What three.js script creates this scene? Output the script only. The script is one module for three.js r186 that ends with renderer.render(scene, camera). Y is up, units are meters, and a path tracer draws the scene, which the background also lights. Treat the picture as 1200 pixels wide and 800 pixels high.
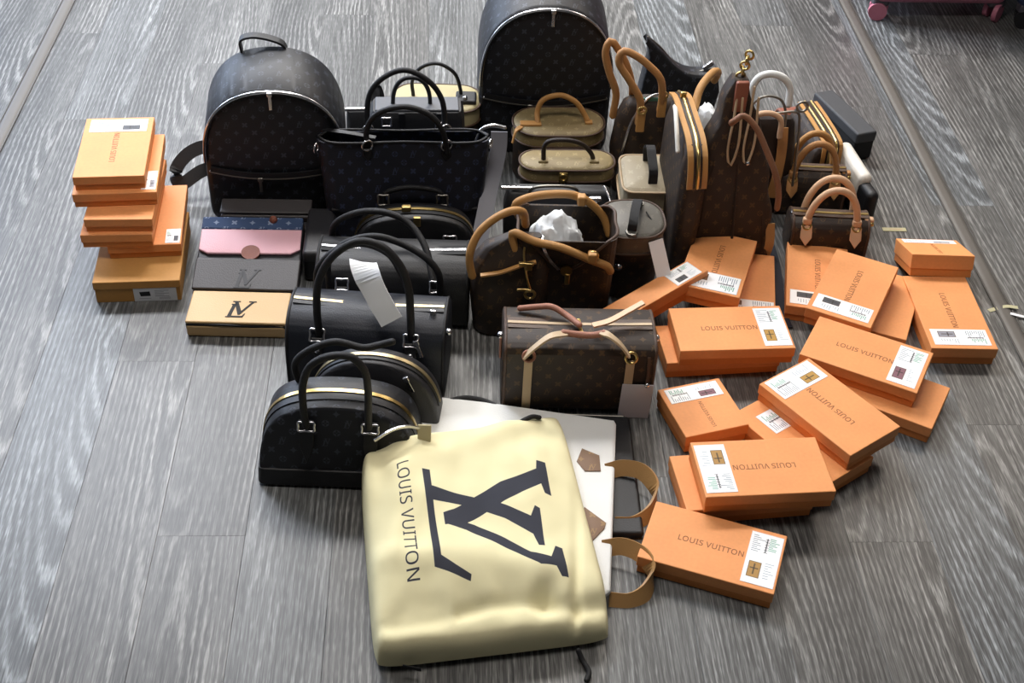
import * as THREE from 'three';
import { RoundedBoxGeometry } from 'three/addons/geometries/RoundedBoxGeometry.js';
import { mergeGeometries as mergeRaw, toCreasedNormals } from 'three/addons/utils/BufferGeometryUtils.js';
import { FontLoader } from 'three/addons/loaders/FontLoader.js';
import { TextGeometry } from 'three/addons/geometries/TextGeometry.js';
import { RectAreaLightUniformsLib } from 'three/addons/lights/RectAreaLightUniformsLib.js';
import { ImprovedNoise } from 'three/addons/math/ImprovedNoise.js';

// ---------------------------------------------------------------- camera, light, exposure
const scene = new THREE.Scene();
const camera = new THREE.PerspectiveCamera(29.0, 1.5, 0.05, 60);
camera.position.set(0, 1.76, 2.3);
camera.rotation.set(THREE.MathUtils.degToRad(-40.22), 0, THREE.MathUtils.degToRad(3.0));
const renderer = new THREE.WebGLRenderer({ antialias: true });
renderer.toneMapping = THREE.LinearToneMapping;
renderer.toneMappingExposure = 1.26;
renderer.shadowMap.enabled = true;
RectAreaLightUniformsLib.init();
scene.background = new THREE.Color(0.55, 0.68, 0.85);
const CEIL = 2.9;
// ceiling lamps: x, z, width, depth, colour, intensity
const LAMPS = [
  [-1.9, -1.9, 1.2, 0.6, 0xf2f6ff, 36],
  [-0.3, -2.1, 1.2, 0.6, 0xfffaf4, 32],
  [2.0, -2.1, 1.2, 0.6, 0xffeedd, 9],
  [-1.9, -4.2, 1.2, 0.6, 0xf2f6ff, 30],
  [0.1, -4.2, 1.2, 0.6, 0xfffaf4, 12],
  [-0.3, 0.6, 1.2, 0.6, 0xfff6ee, 6],
];
const WINDOW_LIGHT = [0xcfe2ff, 10];

// ---------------------------------------------------------------- helpers
const mergeGeometries = l => mergeRaw(l.map(g => g.index ? g.toNonIndexed() : g));
const V = (x, y, z) => new THREE.Vector3(x, y, z);
const R = THREE.MathUtils.degToRad;
let seed = 7;
const rnd = () => { seed = (seed * 1664525 + 1013904223) >>> 0; return seed / 4294967296; };
const perlin = new ImprovedNoise();
const used = {};
function numbered(name) { const n = used[name] || 0; used[name] = n + 1; return n ? `${name}_${String(n).padStart(3, '0')}` : name; }
function mesh(name, geo, mat, parent) {
  const m = new THREE.Mesh(geo, mat); m.castShadow = m.receiveShadow = true;
  m.name = parent ? name : numbered(name);
  (parent || scene).add(m); return m;
}
function thing(name, label, category, [x, y, z] = [0, 0, 0], turn = 0, group) {
  const o = new THREE.Group(); o.name = numbered(name); scene.add(o);
  o.rotation.order = 'YXZ'; o.position.set(x, y, z); o.rotation.y = R(turn);
  o.userData = { label, category }; if (group) o.userData.group = group;
  return o;
}
const structure = o => { o.userData.kind = 'structure'; return o; };
// texture coordinates in metres, by the dominant direction of each face
function boxUV(geo) {
  const g = geo.index ? geo.toNonIndexed() : geo, p = g.attributes.position, uv = new Float32Array(p.count * 2);
  const a = V(), b = V(), c = V(), n = V();
  for (let i = 0; i < p.count; i += 3) {
    a.fromBufferAttribute(p, i); b.fromBufferAttribute(p, i + 1); c.fromBufferAttribute(p, i + 2);
    n.copy(b).sub(a).cross(c.clone().sub(a)); const ax = Math.abs(n.x), ay = Math.abs(n.y), az = Math.abs(n.z);
    [a, b, c].forEach((q, k) => {
      const [u, v] = ax > ay && ax > az ? [q.z, q.y] : ay > az ? [q.x, -q.z] : [q.x, q.y];
      uv[(i + k) * 2] = u; uv[(i + k) * 2 + 1] = v;
    });
  }
  g.setAttribute('uv', new THREE.BufferAttribute(uv, 2)); return g;
}
const move = (g, x, y, z) => { g.translate(x, y, z); return g; };
const rbox = (w, h, d, r = 0.004, seg = 2) => boxUV(new RoundedBoxGeometry(w, h, d, seg, Math.min(r, w / 2.01, h / 2.01, d / 2.01)));
const cyl = (r1, r2, h, n = 20) => new THREE.CylinderGeometry(r1, r2, h, n);
// rounded-rectangle sections stacked upwards: {y, w, d, r, x, z}
function loft(levels, n = 7, closedTop = true) {
  const rings = levels.map(l => {
    const pts = [], w = l.w / 2, d = l.d / 2, r = Math.min(l.r, w * 0.999, d * 0.999);
    for (const [sx, sz, a0] of [[1, 1, 0], [-1, 1, 90], [-1, -1, 180], [1, -1, 270]])
      for (let k = 0; k < n; k++) {
        const a = R(a0 + 90 * k / (n - 1));
        pts.push([(l.x || 0) + sx * (w - r) + r * Math.cos(a), l.y, (l.z || 0) + sz * (d - r) + r * Math.sin(a)]);
      }
    return pts;
  });
  const pos = [], idx = [], m = rings[0].length;
  rings.forEach(r => r.forEach(p => pos.push(...p)));
  for (let j = 0; j < rings.length - 1; j++) for (let i = 0; i < m; i++) {
    const a = j * m + i, b = j * m + (i + 1) % m; idx.push(a, a + m, b, b, a + m, b + m);
  }
  const cap = (j, up) => {
    const l = levels[j], c = pos.length / 3; pos.push(l.x || 0, l.y, l.z || 0);
    for (let i = 0; i < m; i++) { const a = j * m + i, b = j * m + (i + 1) % m; up ? idx.push(c, b, a) : idx.push(c, a, b); }
  };
  cap(0, false); if (closedTop) cap(rings.length - 1, true);
  const g = new THREE.BufferGeometry();
  g.setAttribute('position', new THREE.Float32BufferAttribute(pos, 3)); g.setIndex(idx);
  return boxUV(toCreasedNormals(g, 0.75));
}
// an outline in x,y given a depth along z, centred, with rounded edges; fn reshapes each vertex
function slab(shape, depth, bevel = 0.006, fn, seg = 3, curve = 20) {
  const g0 = new THREE.ExtrudeGeometry(shape, { depth: Math.max(depth - 2 * bevel, 1e-4), bevelEnabled: bevel > 0, bevelThickness: bevel, bevelSize: bevel, bevelOffset: -bevel, bevelSegments: seg, curveSegments: curve });
  g0.translate(0, 0, -depth / 2 + bevel);
  if (fn) { const p = g0.attributes.position, v = V(); for (let i = 0; i < p.count; i++) { v.fromBufferAttribute(p, i); fn(v); p.setXYZ(i, v.x, v.y, v.z); } }
  g0.deleteAttribute('uv'); g0.deleteAttribute('normal');
  return boxUV(toCreasedNormals(g0, 0.7));
}
const poly = pts => new THREE.Shape(pts.map(([x, y]) => new THREE.Vector2(x, y)));
function tube(pts, r, n = 40, closed = false, rs = 10) {
  const c = new THREE.CatmullRomCurve3(pts.map(p => p.isVector3 ? p : V(...p)), closed, 'centripetal');
  const g = [new THREE.TubeGeometry(c, n, r, rs, closed)];
  if (!closed) for (const t of [0, 1]) { const s = new THREE.SphereGeometry(r, rs, 6); s.translate(...c.getPoint(t).toArray()); g.push(s); }
  return mergeGeometries(g);
}
// a flat strap: width across `side`, thickness t
function ribbon(pts, width, t, side = V(0, 0, 1), n = 40, closed = false) {
  const c = new THREE.CatmullRomCurve3(pts.map(p => V(...p)), closed, 'centripetal'), pos = [], idx = [];
  for (let i = 0; i <= n; i++) {
    const p = c.getPoint(i / n), T = c.getTangent(i / n), S = side.clone().addScaledVector(T, -side.dot(T)).normalize(), N = T.clone().cross(S);
    for (const [a, b] of [[-1, -1], [1, -1], [1, 1], [-1, 1]]) { const q = p.clone().addScaledVector(S, a * width / 2).addScaledVector(N, b * t / 2); pos.push(q.x, q.y, q.z); }
  }
  for (let i = 0; i < n; i++) for (let k = 0; k < 4; k++) { const a = i * 4 + k, b = i * 4 + (k + 1) % 4; idx.push(a, b, a + 4, b, b + 4, a + 4); }
  idx.push(0, 2, 1, 0, 3, 2); const e = n * 4; idx.push(e, e + 1, e + 2, e, e + 2, e + 3);
  const g = new THREE.BufferGeometry(); g.setAttribute('position', new THREE.Float32BufferAttribute(pos, 3)); g.setIndex(idx);
  return boxUV(toCreasedNormals(g, 0.6));
}
// points given in the room, wanted in a thing's own axes
function local(o, pts) { o.updateMatrixWorld(true); const inv = o.matrixWorld.clone().invert(); return pts.map(p => V(...p).applyMatrix4(inv).toArray()); }
function arcPts(x0, x1, y, z, h, lean = 0, n = 12, flat = 2.4) {
  const out = [];
  for (let i = 0; i <= n; i++) {
    const a = Math.PI * (1 - i / n), c = Math.cos(a), s = Math.sin(a);
    const cx = Math.sign(c) * Math.pow(Math.abs(c), 2 / flat), sy = Math.pow(Math.abs(s), 2 / flat);
    out.push([(x0 + x1) / 2 + (x1 - x0) / 2 * cx, y + h * sy, z + lean * sy]);
  }
  return out;
}

// ---------------------------------------------------------------- textures
function canvasTex(w, h, draw, repeat) {
  const c = document.createElement('canvas'); c.width = w; c.height = h; draw(c.getContext('2d'), w, h);
  const t = new THREE.CanvasTexture(c); t.colorSpace = THREE.SRGBColorSpace; t.anisotropy = 8;
  if (repeat) { t.wrapS = t.wrapT = THREE.RepeatWrapping; t.repeat.set(...repeat); }
  return t;
}
function dataTex(w, h, fn, srgb, repeat) {
  const d = new Uint8Array(w * h * 4);
  for (let j = 0; j < h; j++) for (let i = 0; i < w; i++) { const c = fn(i / w, j / h), k = (j * w + i) * 4; d[k] = c[0]; d[k + 1] = c[1]; d[k + 2] = c[2]; d[k + 3] = 255; }
  const t = new THREE.DataTexture(d, w, h); t.magFilter = THREE.LinearFilter; t.minFilter = THREE.LinearMipmapLinearFilter; t.generateMipmaps = true; t.anisotropy = 8;
  if (srgb) t.colorSpace = THREE.SRGBColorSpace;
  if (repeat) { t.wrapS = t.wrapT = THREE.RepeatWrapping; t.repeat.set(...repeat); }
  t.needsUpdate = true; return t;
}
const TILE = 0.078;
function flower(g, x, y, s, kind) {
  g.save(); g.translate(x, y);
  if (kind === 1) { g.beginPath(); g.arc(0, 0, s, 0, 7); g.fill(); g.fillStyle = g.bgc; for (let k = 0; k < 4; k++) { g.rotate(Math.PI / 2); g.beginPath(); g.ellipse(0, -s * 0.5, s * 0.26, s * 0.4, 0, 0, 7); g.fill(); } }
  else if (kind === 2) { g.beginPath(); g.moveTo(0, -s * 1.15); g.quadraticCurveTo(s * .2, -s * .2, s * 1.15, 0); g.quadraticCurveTo(s * .2, s * .2, 0, s * 1.15); g.quadraticCurveTo(-s * .2, s * .2, -s * 1.15, 0); g.quadraticCurveTo(-s * .2, -s * .2, 0, -s * 1.15); g.fill(); }
  else { g.rotate(Math.PI / 4); for (let k = 0; k < 4; k++) { g.rotate(Math.PI / 2); g.beginPath(); g.ellipse(0, -s * 0.58, s * 0.34, s * 0.55, 0, 0, 7); g.fill(); } }
  g.restore();
}
function monogram(bg, fg) {
  return canvasTex(384, 384, (g, w) => {
    g.bgc = bg; g.fillStyle = bg; g.fillRect(0, 0, w, w); g.fillStyle = fg; g.textAlign = 'center'; g.textBaseline = 'middle';
    const lv = (x, y) => { g.fillStyle = fg; g.font = `italic bold ${w * .22}px serif`; g.fillText('L', x - w * .035, y + w * .03); g.font = `bold ${w * .21}px serif`; g.fillText('V', x + w * .035, y - w * .02); };
    for (const ox of [-w, 0, w]) for (const oy of [-w, 0, w]) {
      lv(ox + w * .25, oy + w * .25); lv(ox + w * .75, oy + w * .75);
      for (const [x, y, k] of [[.75, .25, 1], [.25, .75, 3], [0, 0, 2], [.5, .5, 2], [.5, 0, 3], [0, .5, 1]]) { g.fillStyle = fg; flower(g, ox + w * x, oy + w * y, w * .084, k); }
    }
  }, [1 / TILE, 1 / TILE]);
}
const leatherBump = dataTex(256, 256, (u, v) => {
  let n = 0; for (const [f, a] of [[24, .5], [48, .35], [90, .2]]) n += a * perlin.noise(u * f, v * f, f);
  const c = 128 + 110 * n; return [c, c, c];
}, false, [14, 14]);
const clothBump = dataTex(512, 512, (u, v) => {
  const n = perlin.noise(u * 9, v * 9, 3) * .5 + perlin.noise(u * 30, v * 30, 5) * .2, w = Math.sin(u * 512 * .9) * Math.sin(v * 512 * .9) * .18;
  const c = 128 + 110 * (n * .35 + w); return [c, c, c];
}, false, [5, 5]);
const paperNoise = dataTex(256, 256, (u, v) => { const c = 244 + 5 * perlin.noise(u * 40, v * 40, 1) + 6 * perlin.noise(u * 5, v * 5, 9); return [c, c, c]; }, true, [4, 4]);

// ---------------------------------------------------------------- materials
const std = (color, roughness = 0.6, metalness = 0, extra = {}) => new THREE.MeshStandardMaterial({ color, roughness, metalness, ...extra });
const leather = (color, roughness = 0.5) => std(color, roughness, 0, { bumpMap: leatherBump, bumpScale: 0.0006 });
const M = {
  brown: std(0xffffff, 0.62, 0, { map: monogram('#291d14', '#4c371f'), bumpMap: leatherBump, bumpScale: 0.0003 }),
  khaki: std(0xffffff, 0.55, 0, { map: monogram('#83734f', '#978760'), bumpMap: leatherBump, bumpScale: 0.0003 }),
  taupe: std(0xffffff, 0.55, 0, { map: monogram('#605c54', '#6c675d'), bumpMap: leatherBump, bumpScale: 0.0003 }),
  beigeTop: std(0xffffff, 0.55, 0, { map: monogram('#a89c83', '#b4a98f'), bumpMap: leatherBump, bumpScale: 0.0003 }),
  eclipse: std(0xffffff, 0.52, 0, { map: monogram('#111319', '#353943'), bumpMap: leatherBump, bumpScale: 0.0003 }),
  navy: std(0xffffff, 0.58, 0, { map: monogram('#0d101c', '#2b324a'), bumpMap: leatherBump, bumpScale: 0.0004 }),
  denim: std(0xffffff, 0.8, 0, { map: monogram('#34496c', '#8492aa') }),
  black: leather(0x0d0e12, 0.52), blackMatte: std(0x0b0c0e, 0.75), charcoal: leather(0x26262a, 0.5), greyLeather: leather(0x3e3b3c, 0.5),
  navyLeather: leather(0x121722, 0.52), darkBrown: leather(0x241812, 0.5), brownTrim: leather(0x4a3526, 0.5),
  tan: leather(0xb5834f, 0.5), paleTan: leather(0xd8b08c, 0.5), sandTan: leather(0xbfa888, 0.55), pinkTan: leather(0xa8745f, 0.5), orangeTan: leather(0xb5854a, 0.5), honey: leather(0xa88150, 0.45),
  copper: leather(0x8a5240, 0.4), cream: leather(0xd9d5cb, 0.5), white: leather(0xe6e7e4, 0.55), olive: leather(0xaea37c, 0.6),
  strapBrown: leather(0x84593e), patch: std(0xffffff, .6, 0, { map: monogram('#7b5f48', '#94764f') }), beige: leather(0xc9a878, 0.5), pink: leather(0xf0bcc6, 0.5),
  gold: std(0xcdb274, 0.28, 1), silver: std(0xcfcfd2, 0.25, 1), gunmetal: std(0x8a8780, 0.4, 1), zip: std(0xb9a983, 0.4, 0.9),
  orange: std(0xf0a060, 0.6, 0, { map: paperNoise }), orangeBase: std(0xe08c48, 0.62, 0, { map: paperNoise }), kraft: std(0xc08b48, 0.7, 0, { map: paperNoise }),
  print: std(0x854a22, 0.6), paper: std(0xf0f1f2, 0.75), tagPaper: std(0xf4f7fa, 0.7), greyTag: std(0xbfc2cc, 0.7), tissue: std(0xeef3f6, 0.8, 0, { bumpMap: clothBump, bumpScale: 0.004 }),
  black_strap: std(0x232733, 0.75), greyStrap: std(0x85868e, 0.7), lining: std(0x1c1a1c, 0.8), wall: std(0x6f6d6a, 0.9), ceiling: std(0xbdbcb8, 0.9), strip: std(0x5d5954, 0.55, 0.15), stripEdge: std(0x4b4844, 0.5, 0.4),
  pinkShell: std(0xb9768a, 0.4), blueShell: std(0x2a3752, 0.45), rubber: std(0x17171a, 0.7), pinkWheel: std(0xb86f83, 0.5), greyPlastic: std(0x4c4a50, 0.5), tape: std(0xb9b48f, 0.6),
};

// ---------------------------------------------------------------- floor of grey oak planks
const PW = 0.152, PL = 1.22;
function woodTex(s) {
  return dataTex(256, 1800, (u, v) => {
    const X = u * PW, Y = v * PL, wob = perlin.noise(X * 5 + s * 7.3, Y * 1.1, s) * .03 + perlin.noise(X * 16, Y * 3.1, s + 4.5) * .007 + perlin.noise(X * 45, Y * 9, s + 8) * .0018;
    const xc = PW * (0.5 + 0.5 * Math.sin(s * 2.4)), yc = PL * (0.5 + 0.5 * Math.sin(s * 1.7 + 1)), slope = 0.065 + 0.035 * Math.sin(s * 5.1);
    const d = Math.sqrt(Math.pow(X - xc + wob, 2) + Math.pow(0.02 + slope * Math.abs(Y - yc), 2)) + wob * .6;
    const ring = d * 96 + .22 * perlin.noise(X * 260, Y * 26, s + 14) + .14 * perlin.noise(X * 500, Y * 60, s + 17), line = Math.pow(.5 + .5 * Math.cos(ring * 6.2832), 2.6);
    const streak = perlin.noise(X * 330, Y * 5, s * 2.7), fine = perlin.noise(X * 900, Y * 22, s + 11), pore = Math.max(0, perlin.noise(X * 700, Y * 40, s + 31) - .12);
    const broad = perlin.noise(X * 16, Y * 1.1, s * 5.9), mask = Math.max(0, Math.min(1, .5 + 1.1 * perlin.noise(X * 13 + 3, Y * 2.4, s + 21)));
    const k = 0.27 + 0.46 * (line - .28) * (0.2 + mask) + 0.26 * streak + 0.26 * fine + 0.16 * broad + 0.55 * pore;
    const tone = 1 + 0.06 * Math.sin(s * 3.7), w = .02 * Math.sin(s * 9.1), c = Math.max(0, Math.min(1, k));
    return [tone * (1 + w) * (53 + 106 * c), tone * (54 + 108 * c), tone * (1 - w) * (54 + 108 * c)];
  }, true);
}
const woods = []; for (let i = 0; i < 9; i++) { const map = woodTex(i + 1.31 * i * i % 5 + 0.7); woods.push(std(0xffffff, 0.42, 0, { map, bumpMap: map, bumpScale: 0.0002 })); }
const floorGroup = new THREE.Group(); floorGroup.name = 'floor'; structure(floorGroup); floorGroup.rotation.y = R(4.2); scene.add(floorGroup);
{
  const g = new THREE.BoxGeometry(8.4, 0.05, 11.6); mesh('subfloor', move(g, 0, -0.0335, -0.9), M.stripEdge, floorGroup);
  const sh = poly([[-PW / 2 + .00015, 0], [PW / 2 - .00015, 0], [PW / 2 - .00015, .0082], [PW / 2 - .0006, .0085], [-PW / 2 + .0006, .0085], [-PW / 2 + .00015, .0082]]);
  const pg = new THREE.ExtrudeGeometry(sh, { depth: PL - .0005, bevelEnabled: false }); pg.translate(0, -.0085, -PL / 2 + .00025);
  const p = pg.attributes.position, uv = pg.attributes.uv; for (let i = 0; i < p.count; i++) uv.setXY(i, p.getX(i) / PW + .5, p.getZ(i) / PL + .5);
  const rest = [];
  for (let c = -25; c <= 25; c++) {
    const off = ((c * 0.377 + 0.11) % 1 + 1) % 1;
    for (let r = -5; r <= 3; r++) {
      const x = c * PW + 0.03, z = (r + off) * PL - .6, near = Math.abs(x) < 1.95 + Math.max(0, -z) * .25 && z > -3.2 && z < 2.1;
      if (z - PL / 2 < -6.4 || z + PL / 2 > 4.6) continue;
      const turn = rnd() < .5 ? Math.PI : 0, m = woods[Math.floor(rnd() * woods.length)];
      if (near) { const b = mesh('plank', pg, m, floorGroup); b.position.set(x, 0, z); b.rotation.y = turn; }
      else { const q = pg.clone(); q.rotateY(turn); q.translate(x, 0, z); rest.push([q, m]); }
    }
  }
  woods.forEach(m => { const l = rest.filter(e => e[1] === m).map(e => e[0]); if (l.length) mesh('far_planks', mergeGeometries(l), m, floorGroup).userData.kind = 'stuff'; });
}
// floor strips covering the joints
function strip(name, x, z, len, turn) {
  const o = new THREE.Group(); o.name = name; structure(o); scene.add(o); o.position.set(x, 0, z); o.rotation.y = R(turn);
  mesh('strip_profile', slab(poly([[-.017, .0002], [.017, .0002], [.012, .0035], [.004, .0045], [-.004, .0045], [-.012, .0035]]), len, 0), M.strip, o);
  for (const s of [-1, 1]) mesh('strip_edge', move(rbox(.004, .003, len, .001), s * .0175, .0016, 0), M.stripEdge, o);
}
strip('trim_1', -1.322, -1.1, 4.2, 3.6);
strip('trim_2', 1.022, -.55, 5.0, 4.3);

// ---------------------------------------------------------------- room shell
{
  const box = (name, w, h, d, x, y, z, m = M.wall) => structure(mesh(name, move(new THREE.BoxGeometry(w, h, d), x, y, z), m));
  const X = 3.6, Z0 = -6, Z1 = 4.1, ZM = (Z0 + Z1) / 2, L = Z1 - Z0;
  box('ceiling', 2 * X + .2, .1, L + .2, 0, CEIL + .05, ZM, M.ceiling);
  box('wall_back', 2 * X + .2, CEIL, .1, 0, CEIL / 2, Z0 - .05); box('wall_front', 2 * X + .2, CEIL, .1, 0, CEIL / 2, Z1 + .05);
  box('wall_right', .1, CEIL, L, X + .05, CEIL / 2, ZM);
  // left wall with a wide window towards the back
  const wz0 = -4.6, wz1 = -1.6, wy0 = .9, wy1 = 2.4, wl = new THREE.Group(); wl.name = 'wall_left'; structure(wl); scene.add(wl);
  const part = (h, d, y, z) => mesh('wall_panel', move(new THREE.BoxGeometry(.1, h, d), -X - .05, y, z), M.wall, wl);
  part(wy0, L, wy0 / 2, ZM); part(CEIL - wy1, L, (CEIL + wy1) / 2, ZM); part(wy1 - wy0, wz0 - Z0, (wy0 + wy1) / 2, (wz0 + Z0) / 2); part(wy1 - wy0, Z1 - wz1, (wy0 + wy1) / 2, (wz1 + Z1) / 2);
  const win = new THREE.Group(); win.name = 'window_1'; structure(win); scene.add(win); win.position.set(-X - .05, (wy0 + wy1) / 2, (wz0 + wz1) / 2);
  const ww = wz1 - wz0, wh = wy1 - wy0;
  for (const s of [-1, 1]) { mesh('window_frame', move(new THREE.BoxGeometry(.06, .05, ww - .002), 0, s * (wh / 2 - .026), 0), M.ceiling, win); mesh('window_frame', move(new THREE.BoxGeometry(.06, wh - .11, .05), 0, 0, s * (ww / 2 - .026)), M.ceiling, win); }
  for (const s of [-1, 1]) mesh('pane', move(new THREE.BoxGeometry(.004, wh - .12, ww / 2 - .08), 0, 0, s * ww / 4), new THREE.MeshPhysicalMaterial({ color: 0xffffff, transmission: 1, roughness: .02, thickness: 0 }), win);
  mesh('mullion', move(new THREE.BoxGeometry(.06, wh - .11, .05), 0, 0, 0), M.ceiling, win);
  const wlight = new THREE.RectAreaLight(WINDOW_LIGHT[0], WINDOW_LIGHT[1], ww - .2, wh - .2); wlight.position.set(.09, 0, 0); wlight.rotation.y = -Math.PI / 2; win.add(wlight);
}
LAMPS.forEach(([x, z, w, d, c, i], k) => {
  const where = ['behind the heap to the left', 'behind the heap in the middle', 'behind the heap to the right', 'far back to the left', 'far back in the middle', 'right over the bags'][k];
  const o = thing('ceiling_lamp', `flat white ceiling panel lamp ${where}`, 'lamp', [x, CEIL, z], 0, 'panel lamps in the ceiling');
  mesh('lamp_frame', move(rbox(w + .04, .03, d + .04, .004), 0, -.0155, 0), M.ceiling, o);
  mesh('diffuser', move(new THREE.BoxGeometry(w, .004, d), 0, -.0335, 0), std(0xffffff, .6, 0, { emissive: c, emissiveIntensity: Math.min(i, 6) }), o);
  const l = new THREE.RectAreaLight(c, i, w, d); l.position.set(0, -.04, 0); l.rotation.x = -Math.PI / 2; o.add(l);
});

// ---------------------------------------------------------------- lettering and printed stickers
const font = await new FontLoader().loadAsync('fonts/droid/droid_sans_regular.typeface.json');
function lettering(text, size, depth = 0.0003) {
  const g = new TextGeometry(text, { font, size, depth, curveSegments: 3, bevelEnabled: false }); g.computeBoundingBox();
  const b = g.boundingBox; g.translate(-(b.max.x + b.min.x) / 2, -(b.max.y + b.min.y) / 2, 0); g.rotateX(-Math.PI / 2); return g;
}
const brandText = lettering('LOUIS VUITTON', 0.0118);
function stickerTex(k, photo) {
  return canvasTex(160, 340, (g, w, h) => {
    const r = n => { const x = Math.sin(n * 91.7 + k * 37.1) * 9999; return x - Math.floor(x); };
    g.fillStyle = '#f6f7f8'; g.fillRect(0, 0, w, h);
    g.fillStyle = '#6f7f8c'; for (let i = 0; i < 9; i++) g.fillRect(14, 20 + i * 13, 24 + r(i) * 44, 4);
    g.fillStyle = '#7fae9d'; for (let i = 0; i < 8; i++) g.fillRect(96, 24 + i * 11, 16 + r(i + 20) * 34, 6);
    g.fillStyle = '#22262b'; g.fillRect(82, 30, 5, 96); for (let i = 0; i < 16; i++) g.fillRect(76, 34 + i * 6, 16 + r(i + 40) * 4, i % 3 ? 1 : 3);
    g.fillStyle = photo; g.fillRect(22, h * .58, 58, 100); g.fillStyle = 'rgba(20,14,10,.55)'; g.fillRect(30, h * .58 + 38, 42, 8); g.fillRect(46, h * .58 + 12, 8, 70); g.strokeStyle = '#4c3a26'; g.lineWidth = 3; g.strokeRect(22, h * .58, 58, 100);
    g.fillStyle = '#9aa7b3'; for (let i = 0; i < 7; i++) g.fillRect(98, h * .56 + i * 16, 12 + r(i + 60) * 40, 4);
    g.strokeStyle = '#dde1e4'; g.lineWidth = 3; g.strokeRect(2, 2, w - 4, h - 4);
  });
}
const STK = ['#a9803f', '#8d6a4a', '#7e5560', '#3f4046', '#8f8f98', '#b48a3c'].map((c, i) => std(0xffffff, .55, 0, { map: stickerTex(i, c) }));
const endStickerTex = canvasTex(256, 120, (g, w, h) => {
  g.fillStyle = '#d5d8dd'; g.fillRect(0, 0, w, h); g.fillStyle = '#15161c'; g.beginPath(); g.moveTo(34, 34); g.lineTo(96, 30); g.lineTo(100, 72); g.lineTo(40, 74); g.fill();
  g.fillStyle = '#8b909b'; for (let i = 0; i < 5; i++) g.fillRect(126, 22 + i * 13, 84 - (i % 2) * 30, 5); for (let i = 0; i < 22; i++) g.fillRect(150 + i * 3, 84, i % 3 ? 1 : 2, 22); g.fillRect(30, 92, 70, 4);
});

// ---------------------------------------------------------------- orange gift boxes
const shapes = {};
function shared(key, make) { return shapes[key] || (shapes[key] = make()); }
const HEAP = 'orange gift boxes heaped on the right', STACK = 'orange gift boxes stacked on the left';
function giftBox(o) {
  const { at, ry, l = .235, w = .137, h = .04, sticker = 0, sl = .056, sw = .118, sx = .032, text = true, tilt = 0, roll = 0, lid = M.orange, base = M.orangeBase, lidPart = .58 } = o;
  const t = thing('gift_box', o.label, 'box', at, ry, o.group); t.rotation.z = R(tilt); t.rotation.x = R(roll);
  const k = [l, w, h, lidPart].join();
  mesh('base', shared('b' + k, () => move(rbox(l - .004, h * .9, w - .004, .0015), 0, h * .45, 0)), base, t);
  const ld = mesh('lid', shared('l' + k, () => move(rbox(l, h * lidPart, w, .0018), 0, h * (1 - lidPart / 2), 0)), lid, t);
  if (text) { const m = mesh('lettering', brandText, M.print, ld); m.position.set(o.tx ?? -.004, h, 0); if (l < .2) m.scale.setScalar(.62); }
  if (sticker !== null) { const s = mesh('sticker', shared('s' + [sl, sw].join(), () => new THREE.BoxGeometry(sl, .0008, sw)), STK[sticker], ld); s.position.set(l / 2 - sx - (o.inset || 0), h + .0003, o.sz || 0); }
  return t;
}
const heap = (label, at, ry, extra = {}) => giftBox({ label, at, ry, group: HEAP, ...extra });
heap('orange gift box alone on the floor beside the cream dust bag, nearest of the heap', [.364, 0, .782], -16.6, { sticker: 0 });
heap('orange gift box with upside down lettering and its sticker at the left end, second nearest', [.459, .0402, .624], 187.7, { sticker: 0, h: .041 });
heap('orange gift box mostly hidden under the box with the upside down lettering', [.428, 0, .616], 190, { sticker: null, text: false });
heap('squarish orange gift box beside the grey swing tag of the brown duffel bag', [.372, .003, .436], 110, { l: .137, w: .131, h: .042, sticker: 2, sl: .04, sw: .11, sx: .026, tx: -.02 });
heap('orange gift box in the middle of the heap, sticker at its far end', [.605, .0402, .45], 128.5, { sticker: 5 });
heap('orange gift box flat under the middle box, a corner of its sticker peeping out', [.556, 0, .494], 128.5, { sticker: 4, text: false, sz: .02, sx: .06 });
heap('orange gift box with a mauve picture on its sticker, at the right of the heap', [.704, .0402, .293], -25, { sticker: 2, sx: .036 });
heap('orange gift box peeping out on the right from under the box with the mauve sticker', [.735, 0, .345], -27, { sticker: null, text: false });
heap('orange gift box leaning across two others near the small bag with pale pink handles', [.712, .0402, .079], -114.5, { sticker: 3, sl: .048, sx: .036, h: .041 });
heap('orange gift box lying directly in front of the small bag with pale pink handles', [.657, 0, -.007], -98, { sticker: 3, sl: .048, sx: .034, w: .134 });
heap('shaded orange gift box without sticker wedged beside the rightmost long box', [.793, 0, .07], -110, { sticker: null, text: false, l: .22, w: .12, h: .038 });
heap('orange gift box at the right edge of the heap, sticker at its near end', [.92, 0, .096], -87, { sticker: 4, l: .243, w: .139, h: .043, sl: .05, sx: .036 });
heap('small orange gift box tilted back on top of the rightmost long box', [.925, .022, -.082], 92, { sticker: 4, l: .125, w: .138, h: .05, sl: .026, sx: .02, tilt: -20, tx: -.012, lidPart: .66 });
heap('orange gift box raised behind the long narrow box, next to the grey vanity case', [.431, .0402, .018], -106, { sticker: 1, l: .215, w: .134, sl: .058, sx: .035, h: .043 });
heap('orange gift box on the floor under the raised box, before the pointed brown bag', [.497, 0, .028], -96, { sticker: 1, l: .22, w: .125, h: .0395, sl: .04, sx: .03, text: false });
heap('orange gift box in the middle left of the heap behind the squarish box, lettering upright', [.44, .0402, .235], 7, { sticker: 5, l: .233, w: .135 });
heap('orange gift box almost hidden under the box with the upright lettering', [.418, 0, .232], 9, { sticker: null, text: false, w: .118 });
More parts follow.
